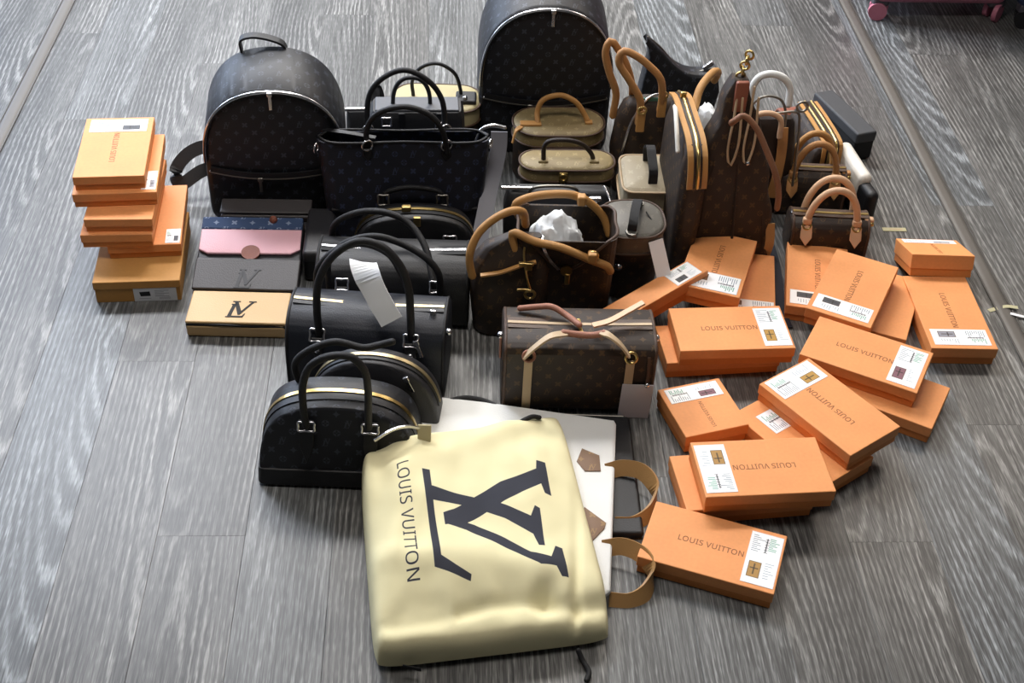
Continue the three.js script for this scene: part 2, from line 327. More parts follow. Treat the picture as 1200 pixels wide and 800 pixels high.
{ // long narrow box
  const t = heap('long narrow orange gift box slanting up against its neighbours beside the vanity case', [.283, .066, .143], 41, { l: .285, w: .052, h: .05, sticker: null, text: false });
  t.rotation.z = R(4); t.position.y = .0405;
  const s = mesh('sticker', new THREE.BoxGeometry(.07, .0008, .044), STK[3], t); s.position.set(.092, .0503, 0);
}
const pile = (label, at, ry, extra = {}) => giftBox({ label, at, ry, group: STACK, sticker: null, text: false, l: .23, w: .145, h: .033, lidPart: .6, ...extra });
{
  const kb = pile('brown kraft shoe box style gift box at the bottom of the stack on the left', [-.804, 0, .03], 98, { l: .25, w: .178, h: .054, lid: M.kraft, base: M.kraft, lidPart: .36 });
  const s = mesh('sticker', new THREE.BoxGeometry(.088, .034, .0008), std(0xffffff, .5, 0, { map: endStickerTex }), kb);
  s.position.set(-.1238, .018, .035); s.rotation.set(0, -Math.PI / 2, 0);
}
pile('orange gift box second from the bottom of the left stack, small sticker on its corner', [-.803, .0542, -.04], 99, { l: .225, w: .152 });
{ const s = mesh('sticker', new THREE.BoxGeometry(.05, .0008, .03), STK[3], scene.children[scene.children.length - 1]); s.position.set(-.083, .0333, .058); s.rotation.y = R(0); }
pile('orange gift box third from the bottom of the left stack', [-.85, .0874, -.03], 97, { w: .147 });
pile('dark sided orange gift box fourth from the bottom of the left stack', [-.842, .1206, -.04], 96, { w: .14, h: .032 });
pile('wide orange gift box second from the top of the left stack, sticker along its edge', [-.862, .1528, -.085], 99, { w: .172 });
{ const s = mesh('sticker', new THREE.BoxGeometry(.07, .0008, .03), STK[4], scene.children[scene.children.length - 1]); s.position.set(-.07, .0333, .068); }
pile('topmost orange gift box of the left stack with a white sticker at its far end', [-.872, .186, -.1], 98.5, { w: .146, l: .236, sticker: 3, sl: .05, sw: .122, sx: .034, text: true });

// ---------------------------------------------------------------- bag parts
const housePts = (w, h) => [[-w / 2, 0], [w / 2, 0], [w / 2, -h * .6], [0, -h], [-w / 2, -h * .6]];
function tab(t, x, y, z, mat, w = .024, h = .05, rx = 0, name = 'handle_tab') { const m = mesh(name, shared('tab' + w + h, () => slab(poly(housePts(w, h)), .004, .0014, null, 1)), mat, t); m.position.set(x, y, z); m.rotation.x = rx; return m; }
function ring(t, x, y, z, r, mat, rot = [0, 0, 0], tr = .0025, name = 'ring') { const m = mesh(name, shared('ring' + r + tr, () => new THREE.TorusGeometry(r, tr, 8, 20)), mat, t); m.position.set(x, y, z); m.rotation.set(...rot); return m; }
function squareRing(t, x, y, z, w, h, mat, rot = [0, 0, 0], tr = .0026) {
  const m = mesh('buckle', shared('sq' + w + h, () => tube([[-w / 2, -h / 2, 0], [-w / 2, 0, 0], [-w / 2, h / 2, 0], [0, h / 2, 0], [w / 2, h / 2, 0], [w / 2, 0, 0], [w / 2, -h / 2, 0], [0, -h / 2, 0]], tr, 48, true, 6)), mat, t);
  m.position.set(x, y, z); m.rotation.set(...rot); return m;
}
function stud(t, x, y, z, mat = M.silver, r = .006) { const m = mesh('stud', shared('stud' + r, () => new THREE.SphereGeometry(r, 12, 8)), mat, t); m.position.set(x, y, z); return m; }
function handle(t, pts, r, mat, label) { const m = mesh('handle', tube(pts, r, 44), mat, t); if (label) m.userData.label = label; return m; }
function puller(t, x, y, z, mat = M.silver, len = .03, rot = [0, 0, 0]) { const m = mesh('zip_pull', shared('pull' + len, () => mergeGeometries([rbox(.007, len, .002, .0008), move(rbox(.012, .01, .006, .002), 0, len / 2 + .003, 0)])), mat, t); m.position.set(x, y, z); m.rotation.set(...rot); return m; }

// barrel-shaped holdall: side profile swept along its length
function profile(D, H, rb = .03, top = .45) {
  const s = new THREE.Shape(), d = D / 2; s.moveTo(-d + rb, 0); s.lineTo(d - rb, 0); s.quadraticCurveTo(d, 0, d, rb);
  const cy = H * Math.max(.85, .5 + top / 2), cx = d * (top > .7 ? .85 : .62); s.lineTo(d, H * top); s.bezierCurveTo(d, cy, cx, H, 0, H); s.bezierCurveTo(-cx, H, -d, cy, -d, H * top); s.lineTo(-d, rb); s.quadraticCurveTo(-d, 0, -d + rb, 0); return s;
}
function holdall(t, { L, D, H, mat, trim, zip = M.zip, sag = .05, rb = .03, top = .45 }) {
  const s = profile(D, H, rb, top);
  const g = slab(s, L, .008, v => { v.y *= 1 - sag * Math.cos(Math.PI * v.z / L) * (v.y > H * .5 ? 1 : 0) * (v.y / H - .5) * 2; }); g.rotateY(Math.PI / 2);
  mesh('body', boxUV(g), mat, t);
  const pts = s.getSpacedPoints(36).map(p => [0, p.y, p.x]); pts.pop();
  const pipe = tube(pts, .0034, 72, true, 6);
  for (const e of [-1, 1]) { const m = mesh('piping', pipe, trim, t); m.position.x = e * (L / 2 - .005); m.scale.set(1, .99, .985); }
  const zipPts = []; for (let i = 0; i <= 14; i++) { const u = i / 14 * 2 - 1; zipPts.push([u * L * .47, H * (1 - sag * Math.cos(Math.PI * u / 2) * .9) + .001, 0]); }
  mesh('zip_tape', ribbon(zipPts, .03, .002, V(0, 0, 1), 24), trim, t);
  mesh('zip', ribbon(zipPts.map(p => [p[0], p[1] + .0014, p[2]]), .007, .002, V(0, 0, 1), 24), zip, t);
}
// dome-shaped handbag with a flat base
function domeShape(W, H, k = .62, shoulder = .5) {
  const s = new THREE.Shape(), w = W / 2; s.moveTo(-w + .012, 0); s.lineTo(w - .012, 0); s.quadraticCurveTo(w, 0, w, .012);
  s.bezierCurveTo(w, H * shoulder, w * k + .012, H, 0, H); s.bezierCurveTo(-w * k - .012, H, -w, H * shoulder, -w, .012); s.quadraticCurveTo(-w, 0, -w + .012, 0); return s;
}
function dome(t, { W, D, H, mat, trim, zip = M.gold, taper = .4, band = .2, k = .62, shoulder = .5 }) {
  const s = domeShape(W, H, k, shoulder), tz = v => { v.z *= 1 - taper * v.y / H; };
  mesh('body', slab(s, D, .008, tz), mat, t);
  if (band) mesh('base_band', loft([{ y: 0, w: W - .01, d: D - .01, r: .012 }, { y: .006, w: W + .006, d: D + .006, r: .014 }, { y: H * band, w: W + .004, d: D * (1 - taper * band) + .006, r: .014 }, { y: H * band + .002, w: W - .01, d: D * (1 - taper * band) - .01, r: .014 }]), trim, t);
  const pts = s.getSpacedPoints(80).filter(p => p.y > H * .34).map(p => [p.x * 1.004, p.y + .0015, 0]).sort((a, b) => a[0] - b[0]);
  const w = D * (1 - taper) * .5;
  mesh('zip_tape', ribbon(pts, w, .002, V(0, 0, 1), 50), trim, t);
  mesh('zip', ribbon(pts.map(p => [p[0] * 1.006, p[1] + .0016, 0]), .008, .003, V(0, 0, 1), 50), zip, t);
}
// rigid vanity case
function vanity(t, { W, D, H, r, body, lid, trim, lidH = .03 }) {
  mesh('body', loft([{ y: 0, w: W - .016, d: D - .016, r: r - .006 }, { y: .003, w: W - .006, d: D - .006, r }, { y: .01, w: W, d: D, r }, { y: H - lidH, w: W, d: D, r }]), body, t);
  const l = mesh('lid', loft([{ y: H - lidH, w: W + .004, d: D + .004, r }, { y: H - .008, w: W + .004, d: D + .004, r }, { y: H - .003, w: W, d: D, r }, { y: H, w: W - .012, d: D - .012, r: r - .006 }], 10), lid, t);
  const o = []; const w = W / 2 + .003, d = D / 2 + .003, rr = Math.min(r, w * .999, d * .999);
  for (const [sx, sz, a0] of [[1, 1, 0], [-1, 1, 90], [-1, -1, 180], [1, -1, 270]]) for (let k = 0; k < 7; k++) { const a = R(a0 + 15 * k); o.push([sx * (w - rr) + rr * Math.cos(a), 0, sz * (d - rr) + rr * Math.sin(a)]); }
  const pp = o.filter((p, i) => { const q = o[(i + 1) % o.length]; return Math.hypot(p[0] - q[0], p[2] - q[2]) > 1e-4; });
  const pg = tube(pp, .0028, 90, true, 6);
  for (const y of [H - lidH, H - .005]) { const m = mesh('piping', pg, trim, t); m.position.y = y; }
  return l;
}
// backpack with an arched front
function backpack(t, { W, H, D, mat, trim, back }) {
  const w = W / 2, s = new THREE.Shape();
  s.moveTo(-w + .03, 0); s.lineTo(w - .03, 0); s.quadraticCurveTo(w, 0, w, .04); s.lineTo(w, H * .52); s.bezierCurveTo(w, H * .85, w * .6, H, 0, H); s.bezierCurveTo(-w * .6, H, -w, H * .85, -w, H * .52); s.lineTo(-w, .04); s.quadraticCurveTo(-w, 0, -w + .03, 0);
  const warp = v => { const q = .5 - v.z / D; v.y *= 1 + (back / H - 1) * q; v.x *= 1 + .03 * Math.sin(Math.PI * Math.min(1, Math.max(0, q))); v.z += .008 * Math.cos(v.x / w * 1.3) * Math.sin(Math.PI * Math.min(1, v.y / H)) * (q < .5 ? 1 : .2); };
  const b = slab(s, D, .014, warp, 4, 30); mesh('body', b, mat, t);
  const rim = s.getSpacedPoints(90).filter(p => p.y > H * .46).sort((a, b) => a.x - b.x).map(p => { const v = V(p.x * .985, p.y * .985, D / 2 - .006); warp(v); return [v.x, v.y, v.z + .004]; });
  mesh('zip_tape', ribbon(rim, .018, .003, V(0, 0, 1), 60), trim, t);
  const zp = mesh('zip', tube(rim.map(p => [p[0], p[1] + .001, p[2] + .002]), .0042, 60), M.silver, t);
  const top = rim[Math.floor(rim.length / 2)]; puller(zp, top[0] + .004, top[1] - .02, top[2] + .012, M.silver, .034);
  const pk = []; for (let i = 0; i <= 16; i++) { const u = i / 16 * 2 - 1; const v = V(u * w * .93, H * .36 + .018 * u * u, D / 2); warp(v); pk.push([v.x, v.y, v.z + .002]); }
  mesh('pocket_edge', ribbon(pk.map(p => [p[0], p[1] + .006, p[2] + .001]), .004, .016, V(0, 0, 1), 30), trim, t);
  const pz = mesh('pocket_zip', tube(pk, .0036, 30), M.gunmetal, t);
  puller(pz, pk[6][0], pk[6][1] - .02, pk[6][2] + .003, M.gunmetal, .03);
}
// open-topped tote, walls with thickness
function openTote(t, { W0, W1, D0, D1, H, mat, lining, trim, dip = 0, r = .02 }) {
  const outer = loft([{ y: 0, w: W0 - .01, d: D0 - .01, r }, { y: .006, w: W0, d: D0, r }, { y: H, w: W1, d: D1, r }, { y: H, w: W1 - .008, d: D1 - .008, r: r - .003 }, { y: H * .35, w: W0 - .01, d: D0 - .012, r }], 5, true);
  if (dip) { const p = outer.attributes.position; for (let i = 0; i < p.count; i++) { const y = p.getY(i); if (y > H * .9) p.setY(i, y - dip * Math.max(0, 1 - Math.abs(p.getX(i)) / (W1 * .42))); } outer.computeVertexNormals(); }
  mesh('body', outer, mat, t);
  mesh('lining', move(rbox(W0 - .014, .004, D0 - .016, .001), 0, H * .35 + .003, 0), lining, t);
  const rim = new THREE.Shape(); const o = []; const w = W1 / 2 - .002, d = D1 / 2 - .002;
  for (const [x, z] of [[-w + r, d], [0, d], [w - r, d], [w, d - r], [w, 0], [w, -d + r], [w - r, -d], [0, -d], [-w + r, -d], [-w, -d + r], [-w, 0], [-w, d - r]]) o.push([x, H - dip * Math.max(0, 1 - Math.abs(x) / (W1 * .42)) + .001, z]);
  mesh('rim', tube(o, .0035, 80, true, 6), trim, t);
}
// folded wallet: back slab, front slab and a flap
function wallet(t, { W, D, H, mat, flap, flapD = .7, roundFlap = false }) {
  mesh('body', move(rbox(W, H * .8, D, .006), 0, H * .4, 0), mat, t);
  const fl = mesh('flap', move(rbox(W + .002, .007, D * flapD, .0034), 0, H * .8 + .004, -D * (1 - flapD) / 2), flap || mat, t);
  mesh('spine', move(rbox(W + .002, H * .9, .008, .004), 0, H * .45, -D / 2 - .002), flap || mat, t);
  return fl;
}

// ---------------------------------------------------------------- front: dust bag, white tote, black pouch
{ // cream cotton dust bag, a soft quilted-looking pillow of cloth lying flat
  const TL = [-.262, .645], TR = [.098, .486], BR = [.189, .97], BL = [-.19, 1.05], N = 84;
  const t = thing('dust_bag', 'cream cotton drawstring dust bag printed with a big black monogram, lying in front', 'dust bag', [-.045, .005, .79]);
  const ss = (a, b, x) => { const q = Math.max(0, Math.min(1, (x - a) / (b - a))); return q * q * (3 - 2 * q); }, lift = (x, z) => .033 * ss(-.235, -.165, x) * (1 - ss(.87, .97, z));
  const pt = (u, v) => [(1 - u) * (1 - v) * TL[0] + u * (1 - v) * TR[0] + u * v * BR[0] + (1 - u) * v * BL[0], (1 - u) * (1 - v) * TL[1] + u * (1 - v) * TR[1] + u * v * BR[1] + (1 - u) * v * BL[1]];
  const pos = [], uv = [], idx = [];
  const f = a => Math.pow(Math.max(0, 1 - Math.pow(Math.abs(2 * a - 1), 30)), .5);
  const top = (u, v) => {
    const e = f(u) * f(v); let h = .030 + .066 * Math.pow(1 - u, 1.8) * Math.pow(1 - v, 1.2) + .012 * Math.sin(Math.PI * u) * Math.sin(Math.PI * v) - .022 * Math.max(0, u - .72) * 2;
    h += .006 * perlin.noise(u * 3.2, v * 3.2, 2) + .0035 * perlin.noise(u * 8 + v * 3, v * 7 - u * 4, 4);
    h += .002 * Math.exp(-Math.pow((v - .83 - .06 * u + .03 * Math.sin(u * 7)) / .05, 2)) * (.4 + u) - .005 * Math.exp(-Math.pow((v - .9 - .02 * Math.sin(u * 9)) / .03, 2)) * (u > .35 ? 1 : .4);
    h -= .012 * Math.exp(-Math.pow((u - .93 + .25 * (v - .6)) / .025, 2)) * Math.max(0, v - .35);
    h += .004 * Math.sin((u * 1.1 + v * 2.3) * 9) * Math.exp(-Math.pow((v - .08) / .09, 2));
    h -= .012 * Math.exp(-(Math.pow((u - .72) / .05, 2) + Math.pow((v - .88) / .05, 2)));
    return [h * e, e];
  };
  for (let s = 0; s < 2; s++) for (let j = 0; j <= N; j++) for (let i = 0; i <= N; i++) {
    const a = i / N, b = j / N, u = .5 - .5 * Math.cos(Math.PI * a), v = .5 - .5 * Math.cos(Math.PI * b), p = pt(u, v), [h, e] = top(u, v);
    const out = 1 + .02 * Math.sin(Math.PI * u) * (v > .9 ? 1 : 0) , y = lift(p[0], p[1]) + (s ? (1 - e) * .006 : .007 + h * (1 + .6 * ss(.8, .95, p[1])));
    // soft corners
    const cx = .012 * Math.pow(Math.abs(2 * u - 1), 8) * Math.pow(Math.abs(2 * v - 1), 8), mx = -.045, mz = .79;
    pos.push((p[0] - mx) * (1 - cx * 3) * out, y, (p[1] - mz) * (1 - cx * 3)); uv.push(u, 1 - v);
  }
  const S = (N + 1) * (N + 1);
  for (let j = 0; j < N; j++) for (let i = 0; i < N; i++) { const a = j * (N + 1) + i, b = a + 1, c = a + N + 1, d = c + 1; idx.push(a, c, b, b, c, d, a + S, b + S, c + S, b + S, d + S, c + S); }
  for (let i = 0; i < N; i++) for (const [a, b] of [[i, i + 1], [N * (N + 1) + i + 1, N * (N + 1) + i], [(i + 1) * (N + 1), i * (N + 1)], [i * (N + 1) + N, (i + 1) * (N + 1) + N]]) idx.push(a, b, a + S, b, b + S, a + S);
  const g = new THREE.BufferGeometry(); g.setAttribute('position', new THREE.Float32BufferAttribute(pos, 3)); g.setAttribute('uv', new THREE.Float32BufferAttribute(uv, 2)); g.setIndex(idx); g.computeVertexNormals();
  const map = canvasTex(1024, 1300, (c, w, h) => {
    c.fillStyle = '#e6deb3'; c.fillRect(0, 0, w, h); c.fillStyle = '#34363f';
    const P = pts => { c.beginPath(); pts.forEach(([x, y], i) => i ? c.lineTo(x * w, y * h) : c.moveTo(x * w, y * h)); c.closePath(); c.fill(); };
    P([[.278, .226], [.312, .238], [.309, .466], [.311, .684], [.369, .73], [.429, .772], [.423, .794], [.279, .723], [.279, .461]]);
    P([[.302, .324], [.451, .393], [.595, .452], [.732, .536], [.76, .488], [.781, .501], [.765, .684], [.739, .681], [.726, .621], [.615, .536], [.489, .457], [.302, .395]]);
    P([[.814, .265], [.855, .277], [.849, .441], [.821, .427], [.813, .381], [.63, .45], [.431, .536], [.347, .53], [.347, .466], [.396, .455], [.624, .352], [.804, .308]]);
    P([[.347, .524], [.39, .504], [.476, .542], [.598, .63], [.696, .713], [.779, .747], [.811, .687], [.839, .699], [.839, .827], [.81, .824], [.793, .787], [.728, .776], [.589, .678], [.438, .57]]);
    c.save(); c.translate(.189 * w, .467 * h); c.rotate(Math.PI / 2 + .008); c.textAlign = 'center'; c.textBaseline = 'middle'; c.font = `${Math.round(w * .082)}px sans-serif`;
    const tw = c.measureText('LOUIS VUITTON').width; c.scale(.6 * h / tw, .92); c.fillText('LOUIS VUITTON', 0, 0); c.restore();
  });
  map.wrapS = map.wrapT = THREE.ClampToEdgeWrapping;
  mesh('cloth', g, std(0xffffff, .95, 0, { map, bumpMap: clothBump, bumpScale: .0006 }), t);
  mesh('drawstring', tube(local(t, [[.015, .069, .538], [.03, .075, .53], [.045, .077, .522], [.058, .072, .518]]), .0045, 20), M.blackMatte, t);
  mesh('drawstring', tube(local(t, [[.132, .02, 1.0], [.14, .01, 1.012], [.15, .006, 1.03], [.146, .0055, 1.045]]), .0045, 20), M.blackMatte, t);
  const lab = mesh('sewn_label', rbox(.03, .008, .002, .0008), M.blackMatte, t); lab.position.set(-.085, .02, .2635); lab.rotation.y = R(-9);
}
{ // white leather tote under it
  const t = thing('tote_bag', 'flat white leather tote bag peeping out from under the cream dust bag', 'bag', [.06, .0175, .66]);
  const O = [[-.235, .205], [-.215, .232], [-.1, .222], [.142, .19], [.146, .18], [.137, 0], [.126, -.222], [.118, -.23], [-.2, -.25], [-.235, -.24]];
  const g = slab(poly(O), .014, .005); g.rotateX(-Math.PI / 2); g.translate(0, .007, 0); mesh('body', boxUV(g), M.white, t);
  const patch = pts => { const q = slab(poly(pts), .0022, .0008); q.rotateX(-Math.PI / 2); q.translate(0, .0152, 0); mesh('handle_patch', boxUV(q), M.patch, t).userData.label = 'brown monogram canvas patch'; };
  patch([[.08, .106], [.112, .09], [.114, .05], [.085, .048], [.07, .072]]); patch([[.083, -.04], [.121, -.075], [.118, -.088], [.09, -.128], [.076, -.1]]);
  mesh('handle', ribbon(local(t, [[.185, .022, .6], [.215, .03, .596], [.25, .032, .606], [.272, .024, .64], [.264, .011, .685], [.235, .006, .71], [.2, .006, .715]]), .03, .0045, V(0, .75, -.65), 40), M.honey, t).userData.label = 'tan leather handle loop';
  mesh('handle', ribbon(local(t, [[.175, .022, .785], [.21, .03, .785], [.244, .03, .805], [.257, .022, .835], [.246, .011, .868], [.22, .006, .885], [.185, .006, .885]]), .03, .0045, V(0, .75, -.65), 40), M.honey, t).userData.label = 'tan leather handle loop';
}
{
  const t = thing('pouch', 'flat black bag lying on the floor under the white tote', 'bag', [.065, 0, .6], 3);
  mesh('body', rbox(.355, .016, .3, .007, 3).translate(0, .0085, 0), M.black, t);
  mesh('zip', tube([[-.165, .012, -.151], [0, .013, -.1535], [.165, .012, -.151]], .003, 20), M.gunmetal, t);
  handle(t, [[-.19, .012, -.12], [-.195, .02, -.158], [-.14, .03, -.178], [-.08, .026, -.16], [-.07, .02, -.148]], .005, M.black);
}

// ---------------------------------------------------------------- black bags
function archHandles(t, { x0, x1, y, zs, h, r, mat, metal, leans, tabs = true }) {
  zs.forEach((z, i) => {
    handle(t, arcPts(x0, x1, y, z, h, leans[i]), r, mat);
    if (tabs) for (const x of [x0, x1]) { ring(t, x, y - .004, z, .009, metal, [0, 0, 0], .0022); tab(t, x, y - .012, z + (z > 0 ? .003 : -.003), mat, .022, .045); }
  });
}
{ // dome bag at the front
  const t = thing('dome_handbag', 'black monogram dome shaped handbag with two black handles, nearest of the black bags', 'handbag', [-.302, 0, .58], 1);
  dome(t, { W: .285, D: .15, H: .168, mat: M.eclipse, trim: M.black, taper: .42, band: .22, k: .72, shoulder: .72 });
  handle(t, local(t, [[-.352, .145, .646], [-.353, .19, .65], [-.35, .246, .65], [-.335, .288, .65], [-.303, .311, .65], [-.267, .313, .65], [-.245, .285, .65], [-.24, .24, .65], [-.241, .19, .65], [-.242, .148, .646]]), .0068, M.black);
  handle(t, local(t, [[-.37, .13, .545], [-.385, .19, .54], [-.362, .223, .54], [-.313, .245, .535], [-.26, .235, .535], [-.237, .238, .53], [-.211, .248, .53]]), .0068, M.black);
  for (const x of [-.052, .06]) {
    tab(t, x, .148, .0545, M.black, .026, .085, -.3); squareRing(t, x, .136, .0595, .028, .016, M.silver, [-.3, 0, 0]); stud(t, x, .096, .0655, M.silver, .0062);
  }
  for (const x of [-.052, .06]) tab(t, x, .148, -.052, M.black, .026, .06, .3);
  const c = mesh('key_fob', ribbon(local(t, [[-.232, .125, .655], [-.2, .14, .64], [-.175, .135, .625], [-.15, .118, .612]]), .005, .003, V(0, 1, 0), 16), M.silver, t); c.userData.label = 'metal chain with an olive leather fob';
  mesh('leather_fob', slab(poly([[-.012, .02], [.012, .02], [.012, -.018], [0, -.024], [-.012, -.018]]), .006, .002).rotateX(-.5).translate(...local(t, [[-.147, .11, .62]])[0]), M.olive, t);
}
{ // dark dome bag just behind
  const t = thing('dome_handbag', 'plain black dome handbag with a brass zip wedged behind the nearest black bag', 'handbag', [-.252, 0, .468], -3);
  dome(t, { W: .25, D: .072, H: .16, mat: M.charcoal, trim: M.black, zip: M.zip, taper: .3, band: .18, k: .6, shoulder: .62 });
  puller(t, .07, .12, .032, M.silver, .03, [0, 0, .4]);
}
{ // plain black holdall with paper tag
  const t = thing('holdall', 'plain black leather barrel holdall with square silver buckles and a white paper tag', 'handbag', [-.278, 0, .325], -1);
  holdall(t, { L: .308, D: .165, H: .168, mat: M.navyLeather, trim: M.black, zip: M.zip, sag: .03 });
  handle(t, local(t, [[-.366, .14, .39], [-.367, .2, .392], [-.361, .262, .385], [-.335, .312, .375], [-.288, .342, .365], [-.245, .333, .365], [-.213, .3, .372], [-.197, .257, .38], [-.192, .2, .392], [-.192, .14, .39]]), .0075, M.black);
  handle(t, local(t, [[-.39, .15, .25], [-.386, .185, .25], [-.355, .225, .245], [-.298, .25, .245], [-.247, .232, .25], [-.222, .19, .255], [-.209, .15, .255]]), .0075, M.black);
  for (const x of [-.09, .088]) {
    squareRing(t, x, .14, .073, .026, .022, M.silver, [-.55, 0, 0]); stud(t, x, .112, .0835, M.silver, .0065); tab(t, x, .136, .0755, M.black, .022, .045, -.35);
  }
  mesh('zip_end', rbox(.012, .02, .006, .002).translate(.125, .166, .02), M.silver, t); puller(t, .105, .126, .083, M.silver, .03, [-.2, 0, .35]);
  stud(t, .158, .15, .05, M.silver, .007);
  const pg = ribbon(local(t, [[-.29, .252, .31], [-.286, .265, .33], [-.273, .255, .36], [-.25, .222, .385], [-.226, .19, .405]]), .05, .0012, V(1, 0, .35), 24);
  mesh('paper_tag', pg, M.tagPaper, t).userData.label = 'white folded paper tag';
}
{ // second black holdall behind
  const t = thing('holdall', 'black barrel holdall with a silver zip, behind the one with the paper tag', 'handbag', [-.252, 0, .115], 2);
  holdall(t, { L: .315, D: .165, H: .146, mat: M.black, trim: M.blackMatte, zip: M.silver, sag: .04 });
  handle(t, local(t, [[-.375, .1, .2], [-.373, .17, .197], [-.339, .208, .19], [-.28, .228, .19], [-.221, .21, .19], [-.178, .188, .2], [-.155, .16, .205], [-.15, .1, .2]]), .007, M.black);
  handle(t, local(t, [[-.392, .1, .05], [-.38, .16, .06], [-.326, .2, .07], [-.265, .208, .08], [-.221, .19, .09], [-.185, .16, .13], [-.168, .12, .18]]), .007, M.black);
  for (const x of [-.1, .09]) { squareRing(t, x, .112, .083, .024, .022, M.silver, [-.4, 0, 0]); tab(t, x, .106, .0825, M.black, .022, .05, -.3); }
}
{ // small dark dome bag with gold zip
  const t = thing('dome_handbag', 'small black dome handbag with an arching gold zip, in front of the navy tote', 'handbag', [-.225, 0, -.055], 5);
  dome(t, { W: .265, D: .09, H: .126, mat: M.black, trim: M.blackMatte, zip: M.gold, taper: .3, band: 0, k: .7, shoulder: .75 });
  mesh('zip_box', rbox(.02, .016, .012, .002).translate(-.018, .131, .004), M.gold, t); mesh('zip_box', rbox(.016, .024, .008, .002).translate(.005, .119, .034), M.gold, t);
  squareRing(t, .075, .075, .045, .026, .024, M.silver, [-.1, 0, 0], .003); mesh('turn_lock', rbox(.018, .016, .006, .002).translate(.075, .075, .042), M.blackMatte, t);
  handle(t, [[-.07, .1, -.04], [-.066, .135, -.045], [-.03, .152, -.045], [.02, .152, -.045], [.058, .138, -.045], [.062, .1, -.04]], .006, M.black);
  for (const x of [-.068, .06]) squareRing(t, x, .125, -.038, .022, .022, M.gunmetal, [-.2, 0, 0]);
}
{ // navy tote
  const t = thing('tote_bag', 'wide navy monogram tote bag with two pairs of tall black handles', 'tote bag', [-.258, 0, -.165], 6);
  openTote(t, { W0: .335, W1: .375, D0: .13, D1: .05, H: .24, mat: M.navy, lining: M.lining, trim: M.black, r: .025 });
  for (const [z, pts] of [[.03, [[-.332, .22, -.135], [-.333, .275, -.13], [-.31, .315, -.128], [-.252, .336, -.128], [-.202, .322, -.128], [-.175, .29, -.13], [-.164, .24, -.14], [-.163, .22, -.142]]], [-.028, [[-.345, .2, -.205], [-.335, .31, -.225], [-.3, .35, -.23], [-.259, .366, -.23], [-.212, .345, -.23], [-.18, .298, -.23], [-.172, .205, -.215]]]]) {
    handle(t, local(t, pts), .0062, M.black);
    for (const x of [-.078, .092]) { ring(t, x, .238, z + (z > 0 ? .003 : -.003), .012, M.silver, [0, .4, 0], .0026); tab(t, x, .23, z + (z > 0 ? .002 : -.002), M.black, .02, .03); }
  }
  ring(t, -.188, .225, .02, .011, M.silver, [0, 1.2, 0]); ring(t, .188, .235, .02, .009, M.silver, [0, 1.2, 0]);
  mesh('side_strap', ribbon([[-.175, .24, -.03], [-.13, .252, .0], [-.06, .25, .02]], .012, .003, V(0, 0, 1), 16), M.black, t);
}
{ // grey-black box bag behind the tote
  const t = thing('box_handbag', 'black structured handbag with a flat grey top standing behind the navy tote', 'handbag', [-.245, 0, -.345], 6);
  mesh('body', loft([{ y: 0, w: .22, d: .09, r: .012 }, { y: .008, w: .23, d: .1, r: .016 }, { y: .2, w: .215, d: .085, r: .016 }, { y: .215, w: .2, d: .07, r: .014 }]), M.black, t);
  mesh('top_panel', move(rbox(.19, .006, .06, .0025), 0, .217, 0), std(0x55585e, .5), t);
  for (const x of [-.035, .05]) mesh('belt', move(rbox(.014, .05, .004, .001), x, .195, .046), M.black, t);
  squareRing(t, .05, .19, .051, .018, .016, M.silver); squareRing(t, -.07, .2, .05, .02, .02, M.silver);
  handle(t, arcPts(-.055, .03, .215, 0, .07, 0), .005, M.black);
}
{ // cream topped bag
  const t = thing('vanity_case', 'brown monogram bag with a cream rounded top and a thin black handle at the back', 'handbag', [-.212, 0, -.52], 2);
  vanity(t, { W: .205, D: .125, H: .14, r: .05, body: M.brown, lid: M.olive, trim: M.brownTrim, lidH: .045 });
  handle(t, [[-.058, .14, 0], [-.06, .18, 0], [-.04, .215, 0], [0, .228, 0], [.04, .205, 0], [.055, .165, 0], [.058, .14, 0]], .0045, M.black);
  mesh('closure_flap', move(rbox(.05, .014, .05, .005), .07, .143, .01), M.black, t); stud(t, .068, .152, .025, M.silver, .006);
  mesh('front_flap', slab(poly([[-.06, .03], [.05, .03], [.045, 0], [.02, -.025], [-.03, -.025], [-.055, 0]]), .006, .002).rotateX(-.3).translate(-.01, .1, .068), M.olive, t);
  mesh('strap', ribbon([[-.05, .09, .075], [-.02, .1, .082], [-.045, .05, .085]], .012, .003, V(0, 0, 1), 14), M.pinkTan, t); mesh('strap', ribbon([[.05, .07, .078], [.075, .045, .085], [.1, .01, .082]], .012, .003, V(0, 0, 1), 14), M.pinkTan, t);
}
{ // small black frame bag beside the left backpack
  const t = thing('frame_handbag', 'small black bag with a silver bar between the left backpack and the navy tote', 'handbag', [-.37, 0, -.44], 8);
  mesh('body', loft([{ y: 0, w: .1, d: .06, r: .02 }, { y: .01, w: .11, d: .07, r: .022 }, { y: .12, w: .105, d: .05, r: .02 }, { y: .14, w: .1, d: .02, r: .008 }]), M.black, t);
  mesh('frame_bar', tube([[-.058, .142, 0], [.05, .142, 0]], .0052, 10), M.silver, t);
  mesh('strap', ribbon([[.02, .13, .02], [.03, .18, .01], [.022, .2, .0], [.012, .15, .035], [-.01, .1, .06], [-.02, .05, .06]], .018, .003, V(1, 0, .2), 26), M.black, t);
  ring(t, -.01, .1, .05, .012, M.silver, [0, .5, 0]);
}
